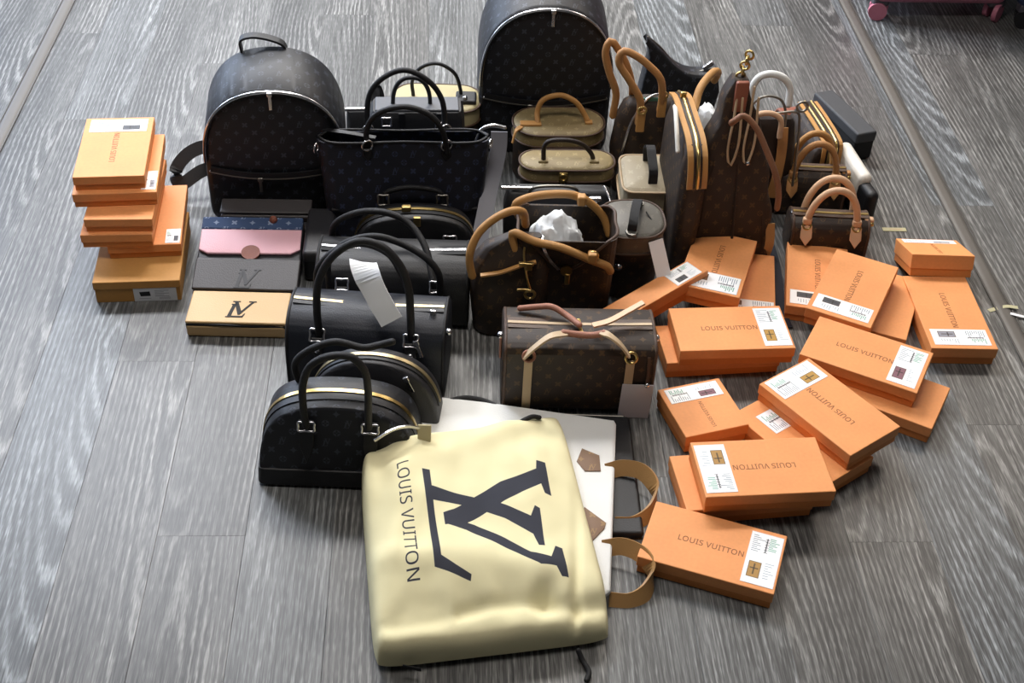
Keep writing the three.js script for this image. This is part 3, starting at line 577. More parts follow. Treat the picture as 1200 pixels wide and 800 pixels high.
// two backpacks
{
  const t = thing('backpack', 'dark blue black monogram backpack standing at the left behind the wallets', 'backpack', [-.552, 0, -.24], 7);
  backpack(t, { W: .305, H: .335, D: .15, mat: M.eclipse, trim: M.black, back: .368 });
  const z = -.07;
  mesh('top_handle', ribbon([[-.065, .352, z], [-.066, .378, z - .004], [-.045, .386, z - .006], [-.01, .382, z - .006], [.025, .37, z], [.032, .356, z]], .022, .005, V(0, 0, 1), 30), M.black, t);
  mesh('shoulder_strap', ribbon([[-.14, .1, -.075], [-.175, .1, -.085], [-.215, .085, -.075], [-.242, .055, -.05], [-.232, .035, -.03], [-.185, .055, -.05], [-.145, .06, -.068]], .03, .006, V(0, .77, -.64), 40), M.black, t);
}
{
  const t = thing('backpack', 'large black monogram backpack standing at the back in the middle', 'backpack', [.042, 0, -.59], 5);
  backpack(t, { W: .315, H: .39, D: .16, mat: M.eclipse, trim: M.black, back: .43 });
  mesh('top_handle', ribbon([[-.045, .4, -.07], [-.045, .43, -.075], [0, .44, -.078], [.045, .43, -.075], [.045, .4, -.07]], .022, .005, V(0, 0, 1), 30), M.black, t);
  for (const s of [-1, 1]) mesh('shoulder_strap', ribbon([[s * .07, .37, -.085], [s * .09, .3, -.11], [s * .1, .18, -.11], [s * .12, .06, -.09]], .04, .006, V(1, 0, 0), 30), M.black, t);
}

// ---------------------------------------------------------------- wallets
const WAL = 'wallets lying in a row in front of the left backpack';
function lvMark(t, mat, s, x, y, z, rx) {
  const g = mergeGeometries([slab(poly([[-.5, .5], [-.2, .5], [-.2, .44], [-.28, .44], [-.42, -.4], [.1, -.4], [.18, -.22], [.23, -.22], [.14, -.5], [-.68, -.5], [-.68, -.44], [-.6, -.44], [-.44, .44], [-.5, .44]]), .02, 0), slab(poly([[-.46, .72], [-.1, .72], [-.1, .66], [-.2, .66], [.02, -.02], [.44, .66], [.3, .66], [.3, .72], [.66, .72], [.66, .66], [.56, .66], [-.02, -.3], [-.12, -.3], [-.38, .66], [-.46, .66]]), .02, 0)]);
  g.rotateX(-Math.PI / 2); g.scale(s, .04, s); const m = mesh('monogram_mark', g, mat, t); m.position.set(x, y, z); m.rotation.x = rx || 0; return m;
}
{
  const t = thing('wallet', 'beige leather wallet with a black monogram mark, nearest of the wallets', 'wallet', [-.565, 0, .2], 2.5, WAL);
  wallet(t, { W: .202, D: .106, H: .038, mat: M.beige, flapD: .97 });
  mesh('flap_edge', ribbon([[-.1, .03, .05], [-.06, .031, .0505], [-.02, .0325, .052], [.02, .0295, .051], [.06, .0285, .0505], [.1, .0275, .05]], .0035, .004, V(0, 0, 1), 30), M.blackMatte, t);
  lvMark(t, std(0x0a0706, .7), .043, .006, .0386, .012, 0);
}
{
  const t = thing('wallet', 'dark grey leather wallet with an embossed monogram mark, between the beige and the pink wallet', 'wallet', [-.566, .018, .102], 2.5, WAL); t.rotation.x = R(16);
  wallet(t, { W: .218, D: .088, H: .034, mat: M.greyLeather, flapD: .9 });
  lvMark(t, std(0x232223, .35), .04, .004, .0352, .012, 0);
}
{
  const t = thing('wallet', 'wallet with a blue denim monogram top, pale pink flap and round brown clasp', 'wallet', [-.576, .028, -.002], 4, WAL); t.rotation.x = R(12);
  mesh('body', move(rbox(.222, .026, .135, .006), 0, .013, 0), M.charcoal, t);
  const fl = mesh('flap', slab(poly([[-.108, .03], [.108, .03], [.108, -.028], [.088, -.04], [-.088, -.04], [-.108, -.028]]), .007, .0025).rotateX(-Math.PI / 2).translate(0, .03, -.008), M.pink, t); fl.userData.label = 'pale pink flap';
  mesh('denim_panel', move(rbox(.218, .009, .036, .004), 0, .031, -.055), M.denim, t).userData.label = 'blue denim monogram panel';
  mesh('spine', move(rbox(.218, .03, .008, .004), 0, .017, -.07), M.denim, t);
  const d = mesh('clasp', move(cyl(.02, .02, .004, 28), .004, .0355, .032), M.copper, t); d.userData.label = 'round brown clasp';
  mesh('lock', move(rbox(.032, .008, .014, .002), .004, .03, .056), M.gold, t);
  stud(t, .045, .038, -.062, M.copper, .009);
}
{
  const t = thing('wallet', 'dark grey wallet with a metal stud, lower of two slim wallets against the left backpack', 'wallet', [-.548, .052, -.118], 4, WAL); t.rotation.x = R(10); t.position.y = .008;
  wallet(t, { W: .228, D: .07, H: .026, mat: M.charcoal, flapD: .9 }); stud(t, .02, .02, .037, M.gunmetal, .007);
}
{
  const t = thing('wallet', 'plain dark grey wallet, upper of two slim wallets against the left backpack', 'wallet', [-.565, .038, -.134], 4, WAL); t.rotation.x = R(10);
  wallet(t, { W: .2, D: .05, H: .022, mat: M.greyLeather, flapD: .9 });
}
{
  const t = thing('clutch_bag', 'black clutch bag standing beside the pink and denim wallet', 'clutch', [-.43, 0, -.03], 4);
  mesh('body', move(rbox(.06, .075, .17, .012, 3), 0, .038, 0), M.black, t); mesh('flap', move(rbox(.062, .03, .172, .01, 3), 0, .064, 0), M.charcoal, t); stud(t, .0, .045, .087, M.silver, .006);
}

// ---------------------------------------------------------------- brown monogram bags in the middle
{ // duffel with tan straps at the front
  const t = thing('holdall', 'brown monogram duffel bag with flat tan straps and a grey swing tag, behind dust bag', 'handbag', [.127, 0, .36], 3);
  holdall(t, { L: .292, D: .135, H: .172, mat: M.brown, trim: M.brownTrim, zip: M.sandTan, sag: .02, top: .86 });
  for (const x of [-.098, .094]) {
    mesh('strap_band', ribbon([[x, .142, .07], [x, .12, .07], [x, .08, .0705], [x, .03, .0705], [x, .012, .068]], .016, .003, V(1, 0, 0), 24), M.sandTan, t);
    ring(t, x, .15, .071, .0105, x < 0 ? M.pinkTan : M.gold, [-.4, 0, 0], .003);
  }
  mesh('handle', ribbon(local(t, [[.024, .148, .437], [.042, .175, .44], [.07, .194, .428], [.1, .19, .412]]), .014, .004, V(0, 0, 1), 20), M.sandTan, t).userData.label = 'tan strap end';
  mesh('handle', tube(local(t, [[.095, .19, .41], [.12, .184, .406], [.15, .184, .406], [.17, .194, .41]]), .0065, 16), M.pinkTan, t).userData.label = 'rolled brown grip';
  mesh('handle', ribbon(local(t, [[.165, .196, .41], [.18, .198, .422], [.2, .186, .43], [.22, .158, .43]]), .014, .004, V(0, 0, 1), 20), M.sandTan, t).userData.label = 'tan strap end';
  mesh('handle', tube(local(t, [[.012, .178, .33], [.045, .184, .33], [.072, .19, .335], [.1, .184, .35], [.125, .186, .38]]), .006, 24), M.pinkTan, t).userData.label = 'rolled brown grip';
  mesh('handle', ribbon(local(t, [[.15, .186, .38], [.18, .19, .37], [.215, .2, .35], [.245, .212, .335]]), .013, .004, V(0, 0, 1), 20), M.paleTan, t).userData.label = 'pale strap end standing up';
  puller(t, .0, .175, .02, M.gold, .03, [-1.2, 0, .3]);
  for (const s of [-1, 1]) { stud(t, s * .149, .14, .0, M.silver, .008); mesh('side_tab', move(rbox(.004, .05, .02, .0015), s * .149, .115, 0), M.pinkTan, t); }
  mesh('side_strap', ribbon([[.128, .15, .069], [.13, .12, .0705], [.13, .085, .0715]], .006, .003, V(1, 0, 0), 12), M.brownTrim, t); stud(t, .13, .085, .074, M.silver, .0055);
  const g = rbox(.06, .084, .0016, .0006); const m = mesh('swing_tag', g, M.greyTag, t); m.position.set(.112, .0435, .0745); m.rotation.set(-.03, 0, -.03); m.userData.label = 'grey paper swing tag';
}
{ // left slouchy shoulder bag
  const t = thing('shoulder_bag', 'slouchy brown monogram shoulder bag with a tan handle and gold clasps beside the open tote', 'handbag', [-.012, 0, .155], 3);
  const g = loft([{ y: 0, w: .13, d: .09, r: .03 }, { y: .008, w: .145, d: .1, r: .035 }, { y: .09, w: .162, d: .1, r: .04 }, { y: .16, w: .16, d: .075, r: .03 }, { y: .2, w: .125, d: .045, r: .02, x: .008 }, { y: .225, w: .07, d: .02, r: .009, x: .025 }]);
  mesh('body', g, M.brown, t);
  handle(t, local(t, [[-.086, .15, .2], [-.092, .18, .2], [-.091, .212, .2], [-.075, .251, .19], [-.043, .281, .18], [-.013, .292, .17], [.008, .28, .155], [.015, .24, .14]]), .008, M.orangeTan, 'rolled tan leather handle');
  mesh('flap_trim', ribbon([[-.06, .155, .045], [-.02, .163, .044], [.02, .178, .04], [.05, .185, .036]], .01, .004, V(0, 0, 1), 20), M.orangeTan, t);
  mesh('clasp', mergeGeometries([rbox(.03, .008, .008, .002).translate(.03, .185, .044), rbox(.012, .018, .008, .002).translate(.036, .18, .045)]), M.gold, t);
  mesh('chain', tube([[.03, .225, .01], [.025, .2, .03], [.034, .15, .052], [.042, .125, .056]], .0022, 20), M.gold, t);
  ring(t, .04, .118, .056, .01, M.gold, [0, 0, 0], .003, 'clasp_ring'); mesh('clasp', rbox(.026, .006, .006, .002).translate(.026, .128, .054), M.gold, t);
}
{ // open tote stuffed with paper
  const t = thing('tote_bag', 'open brown monogram tote bag stuffed with white tissue and with long curling tan handles', 'tote bag', [.098, 0, .11], 3);
  openTote(t, { W0: .19, W1: .2, D0: .11, D1: .13, H: .232, mat: M.brown, lining: M.lining, trim: M.brownTrim, dip: .075 });
  handle(t, local(t, [[.0, .205, .06], [-.008, .235, .075], [-.004, .252, .082], [.018, .264, .08], [.06, .268, .07], [.11, .262, .06], [.145, .238, .05], [.175, .205, .05], [.19, .17, .06]]), .0085, M.orangeTan, 'rolled tan leather handle');
  handle(t, local(t, [[-.004, .2, .17], [-.01, .235, .165], [-.003, .238, .168], [.032, .228, .178], [.083, .221, .184], [.118, .208, .185], [.148, .193, .183], [.184, .172, .175], [.19, .16, .172]]), .0085, M.orangeTan, 'rolled tan leather handle');
  for (const [x, y, z] of [[.05, .205, .078], [.05, .19, -.068]]) ring(t, x, y, z, .009, M.gold, [0, 0, 0], .003);
  mesh('belt_loop', rbox(.018, .022, .02, .004).translate(.048, .204, .08), M.orangeTan, t); mesh('belt_loop', rbox(.018, .022, .02, .004).translate(.03, .258, -.04), M.orangeTan, t);
  mesh('clasp', mergeGeometries([cyl(.012, .012, .005, 24).rotateX(Math.PI / 2).translate(.0, .158, .067), rbox(.01, .026, .006, .002).translate(.003, .138, .068)]), M.gold, t);
  mesh('side_tape', ribbon([[-.05, .222, .0], [-.05, .215, .06], [-.035, .185, .067], [-.015, .162, .068]], .006, .003, V(1, 0, 0), 20), M.silver, t);
}
function crumpled(name, label, at, [w, h, d], k, turn = 0) {
  const g = new THREE.IcosahedronGeometry(.5, 14), p = g.attributes.position, v = V();
  for (let i = 0; i < p.count; i++) { v.fromBufferAttribute(p, i); const n = v.clone().normalize(); const s = 1 + .3 * perlin.noise(n.x * 1.6 + k, n.y * 1.6, n.z * 1.6) - .28 * Math.abs(perlin.noise(n.x * 3.1, n.y * 2.2 + k, n.z * 3.1)) - .06 * Math.abs(perlin.noise(n.x * 8, n.y * 8 + k, n.z * 8)); p.setXYZ(i, v.x * s * w, v.y * s * h, v.z * s * d); }
  g.computeVertexNormals(); const m = mesh(name, boxUV(toCreasedNormals(g, 2.6)), M.tissue); m.position.set(...at); m.rotation.y = R(turn); m.userData = { label, category: 'paper' }; return m;
}
crumpled('tissue_paper', 'white crumpled tissue paper stuffed in the open brown tote', [.078, .165, .118], [.115, .17, .1], 1.3, 10);
{ // tall grey vanity with white tag
  const t = thing('vanity_case', 'tall brown vanity case with a rounded grey lid, black handle and white hang tag', 'vanity case', [.236, 0, -.005], 8); t.rotation.x = R(6);
  vanity(t, { W: .13, D: .115, H: .185, r: .05, body: M.brown, lid: M.taupe, trim: M.brownTrim, lidH: .05 });
  mesh('top_handle', ribbon([[-.01, .184, .044], [-.008, .2, .04], [.0, .209, .01], [.01, .209, -.02], [.016, .2, -.036], [.018, .184, -.04]], .019, .005, V(1, 0, .2), 24), M.blackMatte, t);
  for (const [x, z] of [[-.01, .047], [.018, -.043]]) mesh('handle_base', cyl(.012, .014, .004, 18).translate(x, .186, z), M.gunmetal, t);
  stud(t, -.03, .1, .058, M.silver, .009);
  mesh('tag_cord', tube([[.03, .19, -.01], [.048, .175, .03], [.055, .15, .062]], .0016, 14), M.black, t);
  const g = mesh('hang_tag', rbox(.032, .08, .0015, .0006), M.paper, t); g.position.set(.05, .138, .078); g.rotation.set(-.55, .1, .25); g.userData.label = 'white paper hang tag';
}
{ // square top vanity
  const t = thing('vanity_case', 'square topped vanity case with a beige lid and a black strap handle', 'vanity case', [.282, 0, -.225], 4); t.rotation.x = R(8);
  vanity(t, { W: .115, D: .12, H: .16, r: .022, body: M.brown, lid: M.beigeTop, trim: M.sandTan, lidH: .055 });
  mesh('top_handle', ribbon([[.002, .16, -.04], [.0, .195, -.042], [.002, .208, -.03], [.004, .2, .0], [.006, .185, .03], [.006, .16, .038]], .02, .006, V(1, 0, 0), 28), M.black, t);
}
for (const [name, label, at, W, D, H, hp] of [
  ['vanity_case', 'long brown vanity case with a rounded khaki lid and a tan handle', [.083, 0, -.43], .212, .125, .145, [M.tan, .0065]],
  ['vanity_case', 'long brown vanity case with a narrow khaki lid and a dark brown handle', [.104, 0, -.27], .212, .08, .14, [M.darkBrown, .0055]]]) {
  const t = thing(name, label, 'vanity case', at, 5);
  vanity(t, { W, D, H, r: D / 2, body: M.brown, lid: M.khaki, trim: M.brownTrim, lidH: .035 });
  if (hp[0] === M.tan) {
    handle(t, [[-.05, H - .002, .02], [-.052, H + .022, .0], [-.04, H + .05, -.005], [.0, H + .062, -.008], [.035, H + .048, -.005], [.058, H + .02, 0], [.07, H - .002, .01]], hp[1], M.orangeTan, 'tan leather handle');
    mesh('handle_base', move(rbox(.05, .006, .02, .002), -.068, H + .002, .02), M.orangeTan, t); mesh('handle_base', move(rbox(.018, .006, .016, .002), .07, H + .002, .012), M.orangeTan, t);
    mesh('lock_strap', ribbon([[-.09, H, .03], [-.104, H - .004, .045], [-.112, H - .03, .055]], .012, .003, V(0, 0, 1), 12), M.orangeTan, t);
  } else {
    handle(t, [[-.055, H - .002, .01], [-.055, H + .04, .012], [-.045, H + .055, .015], [.0, H + .058, .016], [.03, H + .045, .012], [.052, H + .02, .008], [.06, H - .002, .005]], hp[1], hp[0]);
    for (const x of [-.056, .06]) mesh('handle_base', move(rbox(.022, .006, .018, .002), x, H + .002, .01), M.khaki, t);
    mesh('clasp', mergeGeometries([rbox(.02, .026, .007, .002).translate(-.012, H - .02, D / 2 + .006), rbox(.01, .026, .006, .002).translate(-.012, H - .042, D / 2 + .006)]), M.gold, t); ring(t, -.012, H - .018, D / 2 + .011, .008, M.gold, [0, 0, 0], .002);
  }
}
{ // black frame bag between the vanities and the open tote
  const t = thing('frame_handbag', 'glossy black handbag with a silver frame bar and silver clasp, behind the open brown tote', 'handbag', [.085, 0, -.125], 4);
  mesh('body', loft([{ y: 0, w: .22, d: .085, r: .02 }, { y: .008, w: .235, d: .095, r: .024 }, { y: .11, w: .24, d: .08, r: .024 }, { y: .15, w: .225, d: .04, r: .012 }, { y: .158, w: .21, d: .02, r: .006 }]), M.black, t);
  mesh('frame_bar', tube([[-.125, .162, .012], [-.06, .163, .014]], .0045, 10), M.silver, t);
  const f = mesh('front_flap', slab(domeShape(.13, .075, .9, .9), .01, .003), M.navyLeather, t); f.rotation.set(-.5, 0, Math.PI); f.position.set(.0, .166, .03);
  mesh('clasp', mergeGeometries([rbox(.03, .008, .01, .002).translate(.075, .155, .04), rbox(.012, .02, .008, .002).translate(.075, .142, .046), rbox(.03, .006, .006, .002).translate(.078, .13, .047)]), M.silver, t);
  mesh('chain', tube([[.1, .16, .0], [.112, .14, .04], [.11, .11, .05], [.115, .08, .05]], .0028, 16), M.silver, t);
  handle(t, arcPts(-.065, .04, .155, .015, .022, .01), .0035, M.gunmetal);
}
{ // grey wide strap
  const t = thing('shoulder_strap', 'wide grey fabric shoulder strap hanging beside the right end of the navy tote', 'strap', [-.055, 0, -.15]);
  mesh('webbing', ribbon(local(t, [[-.052, .235, -.215], [-.052, .2, -.206], [-.058, .16, -.19], [-.066, .125, -.165], [-.074, .09, -.12], [-.082, .055, -.06], [-.088, .004, .02]]), .036, .003, V(1, 0, -.1), 40), M.greyStrap, t);
  mesh('ring', tube(local(t, [[-.105, .212, -.2], [-.092, .24, -.21], [-.068, .25, -.215], [-.04, .246, -.215]]), .0042, 20), M.silver, t);
}

// ---------------------------------------------------------------- brown monogram bags on the right
{ // shoulder bag with two tan handles
  const t = thing('shoulder_bag', 'dark monogram shoulder bag with two tall tan handles beside the big middle backpack', 'handbag', [.29, 0, -.4], 8);
  const g = loft([{ y: 0, w: .13, d: .1, r: .04 }, { y: .008, w: .15, d: .12, r: .045 }, { y: .1, w: .165, d: .12, r: .05 }, { y: .19, w: .15, d: .08, r: .035 }, { y: .225, w: .125, d: .05, r: .02 }, { y: .238, w: .1, d: .02, r: .009 }]);
  mesh('body', g, M.brown, t);
  mesh('zip', tube(local(t, [[.225, .06, -.345], [.235, .14, -.34], [.252, .2, -.36], [.285, .243, -.385], [.315, .247, -.4]]), .0035, 24), M.silver, t);
  mesh('lining_edge', move(rbox(.05, .012, .006, .002), .0, .235, .012), std(0x3d6a5c, .7), t);
  handle(t, local(t, [[.205, .2, -.37], [.206, .266, -.36], [.187, .315, -.36], [.174, .367, -.36], [.182, .393, -.36], [.205, .364, -.37], [.229, .317, -.38], [.245, .26, -.4], [.25, .22, -.42]]), .0085, M.tan);
  handle(t, local(t, [[.262, .205, -.335], [.26, .265, -.33], [.232, .313, -.33], [.203, .36, -.33], [.21, .385, -.33], [.239, .376, -.33], [.273, .351, -.33], [.299, .323, -.33], [.309, .274, -.335], [.309, .235, -.345]]), .0085, M.tan);
  for (const p of [[.266, .215, -.325], [.311, .25, -.335]]) { const q = local(t, [p])[0]; const m = mesh('handle_tab', rbox(.02, .055, .008, .003), M.orangeTan, t); m.position.set(...q); ring(t, q[0], q[1] + .03, q[2] + .004, .009, M.gold, [0, 0, 0], .0025); }
}
{ // dark bag with a pointed corner
  const t = thing('shoulder_bag', 'dark slouchy bag with one pointed corner sticking up, farthest back on the right', 'handbag', [.375, 0, -.66], 8);
  const s = new THREE.Shape(); s.moveTo(-.09, 0); s.lineTo(.09, 0); s.lineTo(.11, .12); s.lineTo(.1, .175); s.quadraticCurveTo(.03, .15, -.02, .2); s.quadraticCurveTo(-.05, .235, -.088, .265); s.lineTo(-.078, .215); s.quadraticCurveTo(-.1, .08, -.09, 0);
  mesh('body', slab(s, .08, .012, v => { v.z *= 1 - 2.6 * Math.max(0, v.y - .04); }), M.eclipse, t);
  mesh('top_edge', tube([[-.084, .26, .0], [-.05, .233, 0], [-.02, .199, 0], [.03, .163, 0], [.095, .172, 0]], .003, 30), M.gunmetal, t);
  mesh('zip_end', rbox(.012, .03, .01, .003).rotateZ(-.9).translate(.078, .18, 0), M.silver, t);
}
{ // narrow bag seen end on
  const t = thing('shoulder_bag', 'brown monogram bag seen end on with a tan zip band along its top', 'handbag', [.35, 0, -.15], 6);
  const g = loft([{ y: 0, w: .04, d: .2, r: .015 }, { y: .008, w: .05, d: .22, r: .02 }, { y: .14, w: .06, d: .25, r: .028 }, { y: .27, w: .056, d: .25, r: .026 }, { y: .315, w: .042, d: .22, r: .02 }, { y: .326, w: .03, d: .2, r: .014 }]);
  mesh('body', g, M.brown, t);
  const band = [[.0, .318, -.13], [0, .331, -.09], [0, .332, 0], [0, .328, .08], [.0, .31, .118], [.002, .27, .131], [.004, .24, .13]];
  mesh('zip_band', ribbon(band, .042, .004, V(1, 0, 0), 40), M.orangeTan, t);
  mesh('zip_band_edge', ribbon(band.map(p => [p[0] + .0, p[1] + .002, p[2] + .002]), .018, .004, V(1, 0, 0), 40), M.darkBrown, t);
  mesh('zip', tube(band.map(p => [p[0], p[1] + .005, p[2] + .004]), .0042, 40), M.gold, t);
  handle(t, [[-.02, .325, -.06], [-.03, .342, -.0], [-.034, .325, .05], [-.034, .3, .08]], .005, M.cream);
  handle(t, [[.028, .31, -.08], [.045, .335, -.12], [.08, .345, -.17], [.1, .33, -.2], [.1, .3, -.22]], .009, M.orangeTan, 'tan leather handle');
  mesh('clasp', rbox(.014, .018, .01, .003).translate(0, .34, -.08), M.gold, t);
}
crumpled('tissue_paper', 'white crumpled tissue paper between the end on bag and the pointed brown bag', [.4, .27, -.21], [.06, .12, .08], 4.2, 30);
{ // tall pointed bag
  const t = thing('bucket_bag', 'tall pointed brown monogram bag gathered at the top, with a tan shoulder strap', 'handbag', [.462, 0, -.125], 8);
  const s = new THREE.Shape(); s.moveTo(-.08, 0); s.lineTo(.085, 0); s.quadraticCurveTo(.095, .02, .09, .06); s.bezierCurveTo(.088, .2, .05, .3, .0, .43); s.lineTo(-.03, .43); s.bezierCurveTo(-.06, .32, -.095, .2, -.09, .06); s.quadraticCurveTo(-.09, .02, -.08, 0);
  mesh('body', slab(s, .12, .016, v => { v.z = v.z * (1 - 1.7 * Math.max(0, v.y - .05)) - .09 * v.y; v.x += .004 * Math.sin(v.y * 60); }, 4, 24), M.brown, t);
  mesh('centre_seam', tube([[-.0, .02, .0635], [0, .1, .05], [-.002, .2, .026], [-.004, .25, .016]], .0028, 20), M.darkBrown, t);
  handle(t, local(t, [[.43, .36, -.09], [.425, .38, -.06], [.428, .393, -.045], [.443, .402, -.05], [.469, .385, -.04], [.496, .344, -.02], [.522, .295, -.0], [.535, .25, .0], [.54, .21, -.01]]), .0065, M.strapBrown);
  for (const x of [-.022, .012]) mesh('side_cord', tube([[x, .42, -.01], [x - .003, .36, .004], [x - .008, .28, .016], [x, .25, .022], [x + .012, .29, .016], [x + .01, .4, .0]], .0028, 26), M.sandTan, t);
  mesh('chain', mergeGeometries([0, 1, 2, 3, 4].map(i => new THREE.TorusGeometry(.009, .0028, 6, 14).rotateY(i * 1.4).translate(-.012 + i * .003, .43 + i * .012, -.04))), M.gold, t);
  mesh('top_tab', rbox(.028, .07, .012, .004).translate(-.014, .4, -.008), M.copper, t);
  mesh('yellow_trim', ribbon([[.03, .3, .0], [.036, .27, .006], [.042, .25, .01]], .014, .003, V(1, 0, 0), 10), M.honey, t); stud(t, .014, .258, .026, M.silver, .005);
  mesh('side_strap', ribbon([[.08, .01, .05], [.088, .06, .052], [.086, .11, .04]], .02, .004, V(1, 0, 0), 12), M.honey, t);
}
{ // bag with metal frame and white grip
  const t = thing('frame_handbag', 'brown handbag with a thin metal frame and a short white grip, behind small barrel bags', 'handbag', [.565, 0, -.34], 6);
  const g = loft([{ y: 0, w: .12, d: .08, r: .02 }, { y: .008, w: .135, d: .09, r: .025 }, { y: .16, w: .125, d: .07, r: .025 }, { y: .225, w: .105, d: .035, r: .014 }, { y: .235, w: .09, d: .02, r: .008 }]);
  mesh('body', g, M.darkBrown, t);
  mesh('frame_bar', tube(local(t, [[.5, .262, -.3], [.56, .268, -.3], [.611, .272, -.3], [.617, .25, -.295], [.622, .18, -.28], [.625, .1, -.27]]), .003, 40), M.gunmetal, t); ring(t, .05, .285, .04, .012, M.gunmetal, [0, 0, 0], .003);
  handle(t, local(t, [[.515, .262, -.38], [.518, .297, -.38], [.53, .315, -.38], [.554, .322, -.38], [.582, .313, -.38], [.599, .291, -.38], [.603, .25, -.375]]), .0085, M.white, 'white leather grip');
  handle(t, local(t, [[.5, .22, -.28], [.505, .258, -.28], [.522, .275, -.28], [.55, .278, -.28], [.571, .264, -.28], [.576, .22, -.28]]), .0065, M.paleTan, 'pale tan grip');
  mesh('front_strap', ribbon([[.02, .225, .03], [.022, .17, .044], [.02, .1, .05], [.015, .05, .05]], .022, .004, V(1, 0, 0), 18), M.tan, t);
  handle(t, local(t, [[.51, .23, -.33], [.515, .27, -.335], [.54, .29, -.335], [.575, .283, -.335], [.59, .255, -.33], [.594, .2, -.32]]), .003, M.gunmetal);
}
{ // small case with tan gold zip
  const t = thing('wash_bag', 'small brown case seen end on with a tan and gold zip over its rounded end', 'case', [.715, 0, -.5], 10);
  const s = profile(.09, .132, .025, .55);
  const g = slab(s, .2, .012); mesh('body', g, M.brown, t);
  const band = [[0, .134, -.098], [0, .138, -.03], [0, .138, .075], [.0, .132, .097], [0, .105, .1035], [0, .05, .104], [0, .02, .103]];
  mesh('zip_band', ribbon(band, .05, .003, V(1, 0, 0), 40), M.orangeTan, t); mesh('zip_band_edge', ribbon(band.map(p => [p[0], p[1] + .0016, p[2] + .0016]), .03, .003, V(1, 0, 0), 40), M.darkBrown, t);
  for (const x of [-.008, .008]) mesh('zip', tube(band.map(p => [x, p[1] + .0032, p[2] + .0032]), .0034, 40), M.gold, t);
}
{
  const t = thing('pouch', 'rolled copper brown leather pouch lying behind the tan and gold zip case', 'pouch', [.715, 0, -.705], 14);
  const g = cyl(.028, .028, .12, 24); g.rotateZ(Math.PI / 2); g.translate(0, .028, 0); mesh('body', boxUV(g), M.copper, t); for (const s of [-1, 1]) mesh('end_ring', new THREE.TorusGeometry(.0235, .004, 8, 24).rotateY(Math.PI / 2).translate(s * .06, .028, 0), M.copper, t);
}
{ // dark grey long case
  const t = thing('long_case', 'long dark grey case lying behind the tan and gold zip case', 'case', [.812, 0, -.655], 112);
  mesh('body', move(rbox(.215, .075, .055, .008, 3), 0, .0385, 0), M.blackMatte, t); mesh('flap', move(rbox(.217, .03, .057, .006, 3), 0, .066, 0), std(0x3b3d40, .65), t); stud(t, -.05, .05, .031, M.gunmetal, .005);
}
function smallBarrel(label, at, turn, L, H, D, tone, hy, grips) {
  const t = thing('mini_holdall', label, 'handbag', at, turn);
  holdall(t, { L, D, H, mat: M.brown, trim: M.brownTrim, zip: M.gold, sag: .02, rb: .02, top: .5 });
  const x = L * .31;
  [D * .3, -D * .25].forEach((z, i) => handle(t, arcPts(-x, x, H * .8, z, hy, 0, 12, 2.1), .008, i ? grips[1] : grips[0]));
  for (const s of [-1, 1]) {
    const m = tab(t, s * x, H * .86, D * .37, tone, .026, .046, -.55); ring(t, s * x, H * .87, D * .38, .009, M.gold, [-.5, 0, 0], .0026);
    mesh('handle_base', rbox(.02, .016, .014, .004).translate(s * x, H * .96, D * .32), tone, t);
  }
  mesh('zip_end', rbox(.022, .014, .016, .004).translate(L / 2 - .004, H * .93, D * .12), tone, t); stud(t, L / 2 + .002, H * .88, D * .2, M.gold, .006);
  mesh('zip_end', rbox(.016, .012, .016, .004).translate(-L / 2 + .008, H * .95, .0), M.silver, t);
  return t;
}
smallBarrel('small brown monogram barrel bag with orange tan handles, behind its lookalike with pale handles', [.68, 0, -.335], 0, .16, .112, .085, M.tan, .1, [M.tan, M.orangeTan]);
smallBarrel('small brown monogram barrel bag with pale pink leather handles, nearest on the right', [.697, 0, -.165], 0, .178, .1, .09, M.paleTan, .098, [M.paleTan, M.paleTan]);
{ // cream and black pouch
  const t = thing('pouch', 'slim rounded pouch, cream white above and black below, leaning right of the small barrel bags', 'pouch', [.79, .0, -.345], 103);
  mesh('body', move(rbox(.2, .1, .03, .0145, 4), 0, .051, 0), M.black, t);
  mesh('flap', move(rbox(.15, .07, .033, .0155, 4), .03, .085, -.001).applyMatrix4(new THREE.Matrix4().makeRotationZ(.05)), M.cream, t);
}
{
  const t = thing('shoulder_strap', 'dark fabric shoulder strap lying on the floor between the orange gift boxes', 'strap', [.578, 0, -.03]);
  mesh('webbing', ribbon([[-.006, .003, -.16], [0, .003, -.08], [-.001, .003, 0], [-.006, .003, .09], [.0, .003, .16]], .026, .003, V(1, 0, 0), 24), M.black_strap, t);
}
{
  const t = thing('paper_scrap', 'small pale paper scrap lying on the floor right of the small barrel bags', 'scrap', [.88, 0, -.258], 4);
  mesh('scrap', move(rbox(.056, .0012, .014, .0005), 0, .0009, 0), M.tape, t); mesh('print', move(rbox(.03, .0004, .004, .0001), .004, .0017, 0), M.sandTan, t);
}
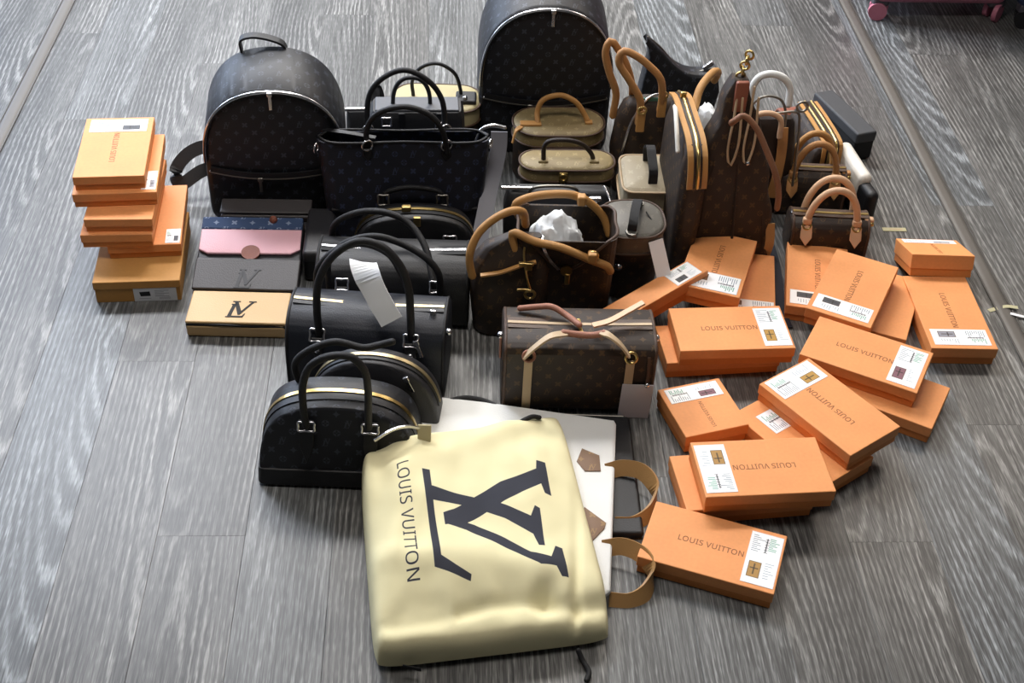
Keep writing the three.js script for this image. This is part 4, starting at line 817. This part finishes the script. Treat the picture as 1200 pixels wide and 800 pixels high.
{
  const t = thing('adhesive_tape', 'piece of clear tape stuck across the right floor strip', 'tape', [1.082, 0, .03], -10);
  mesh('tape_strip', ribbon([[-.05, .0012, .012], [-.03, .002, -.002], [-.012, .0058, -.008], [.012, .0058, -.01]], .01, .0006, V(0, 0, 1), 20), M.tape, t); mesh('tape_strip', ribbon([[-.006, .006, .016], [.012, .0055, .018], [.04, .0012, .016]], .008, .0006, V(0, 0, 1), 14), M.paper, t);
}

// ---------------------------------------------------------------- suitcases at the far right edge
function suitcase(label, at, turn, [w, h, d], shell, wheelMat) {
  const t = thing('suitcase', label, 'suitcase', at, turn);
  mesh('shell', move(rbox(w, h, d, .035, 5), 0, .052 + h / 2, 0), shell, t);
  const rib = rbox(.012, h * .86, d + .008, .005); for (let i = -3; i <= 3; i++) { const m = mesh('rib', rib, shell, t); m.position.set(i * w / 8, .052 + h / 2, 0); }
  mesh('zip_band', move(rbox(w + .006, h * .97, .018, .006), 0, .052 + h / 2, 0), M.rubber, t);
  for (const sx of [-1, 1]) for (const sz of [-1, 1]) {
    const x = sx * (w / 2 - .03), z = sz * (d / 2 - .035), yoke = mesh('wheel_yoke', move(rbox(.05, .035, .042, .01), x, .058, z), M.greyPlastic, t);
    for (const o of [-.014, .014]) { const wl = mesh('wheel', cyl(.027, .027, .014, 28).rotateX(Math.PI / 2).rotateY(.5 * sx + .3).translate(x + o * .5 * sx, .0275, z + o * 1.3), wheelMat, t); mesh('tyre', new THREE.TorusGeometry(.0235, .0035, 8, 28).rotateY(.5 * sx + .3).translate(x + o * .5 * sx, .0275, z + o * 1.3), M.rubber, wl); }
  }
  const hd = mesh('carry_handle', tube([[-.07, .052 + h, 0], [-.065, .08 + h, 0], [0, .085 + h, 0], [.065, .08 + h, 0], [.07, .052 + h, 0]], .009, 24), M.greyPlastic, t);
  return t;
}
suitcase('pink hard shell suitcase on wheels at the far top right', [1.2, 0, -1.47], 5, [.41, .56, .25], M.pinkShell, M.pinkWheel);
suitcase('dark blue hard shell suitcase beside the pink one at the right edge', [1.635, 0, -1.475], 5, [.42, .6, .27], M.blueShell, M.rubber);

renderer.render(scene, camera);
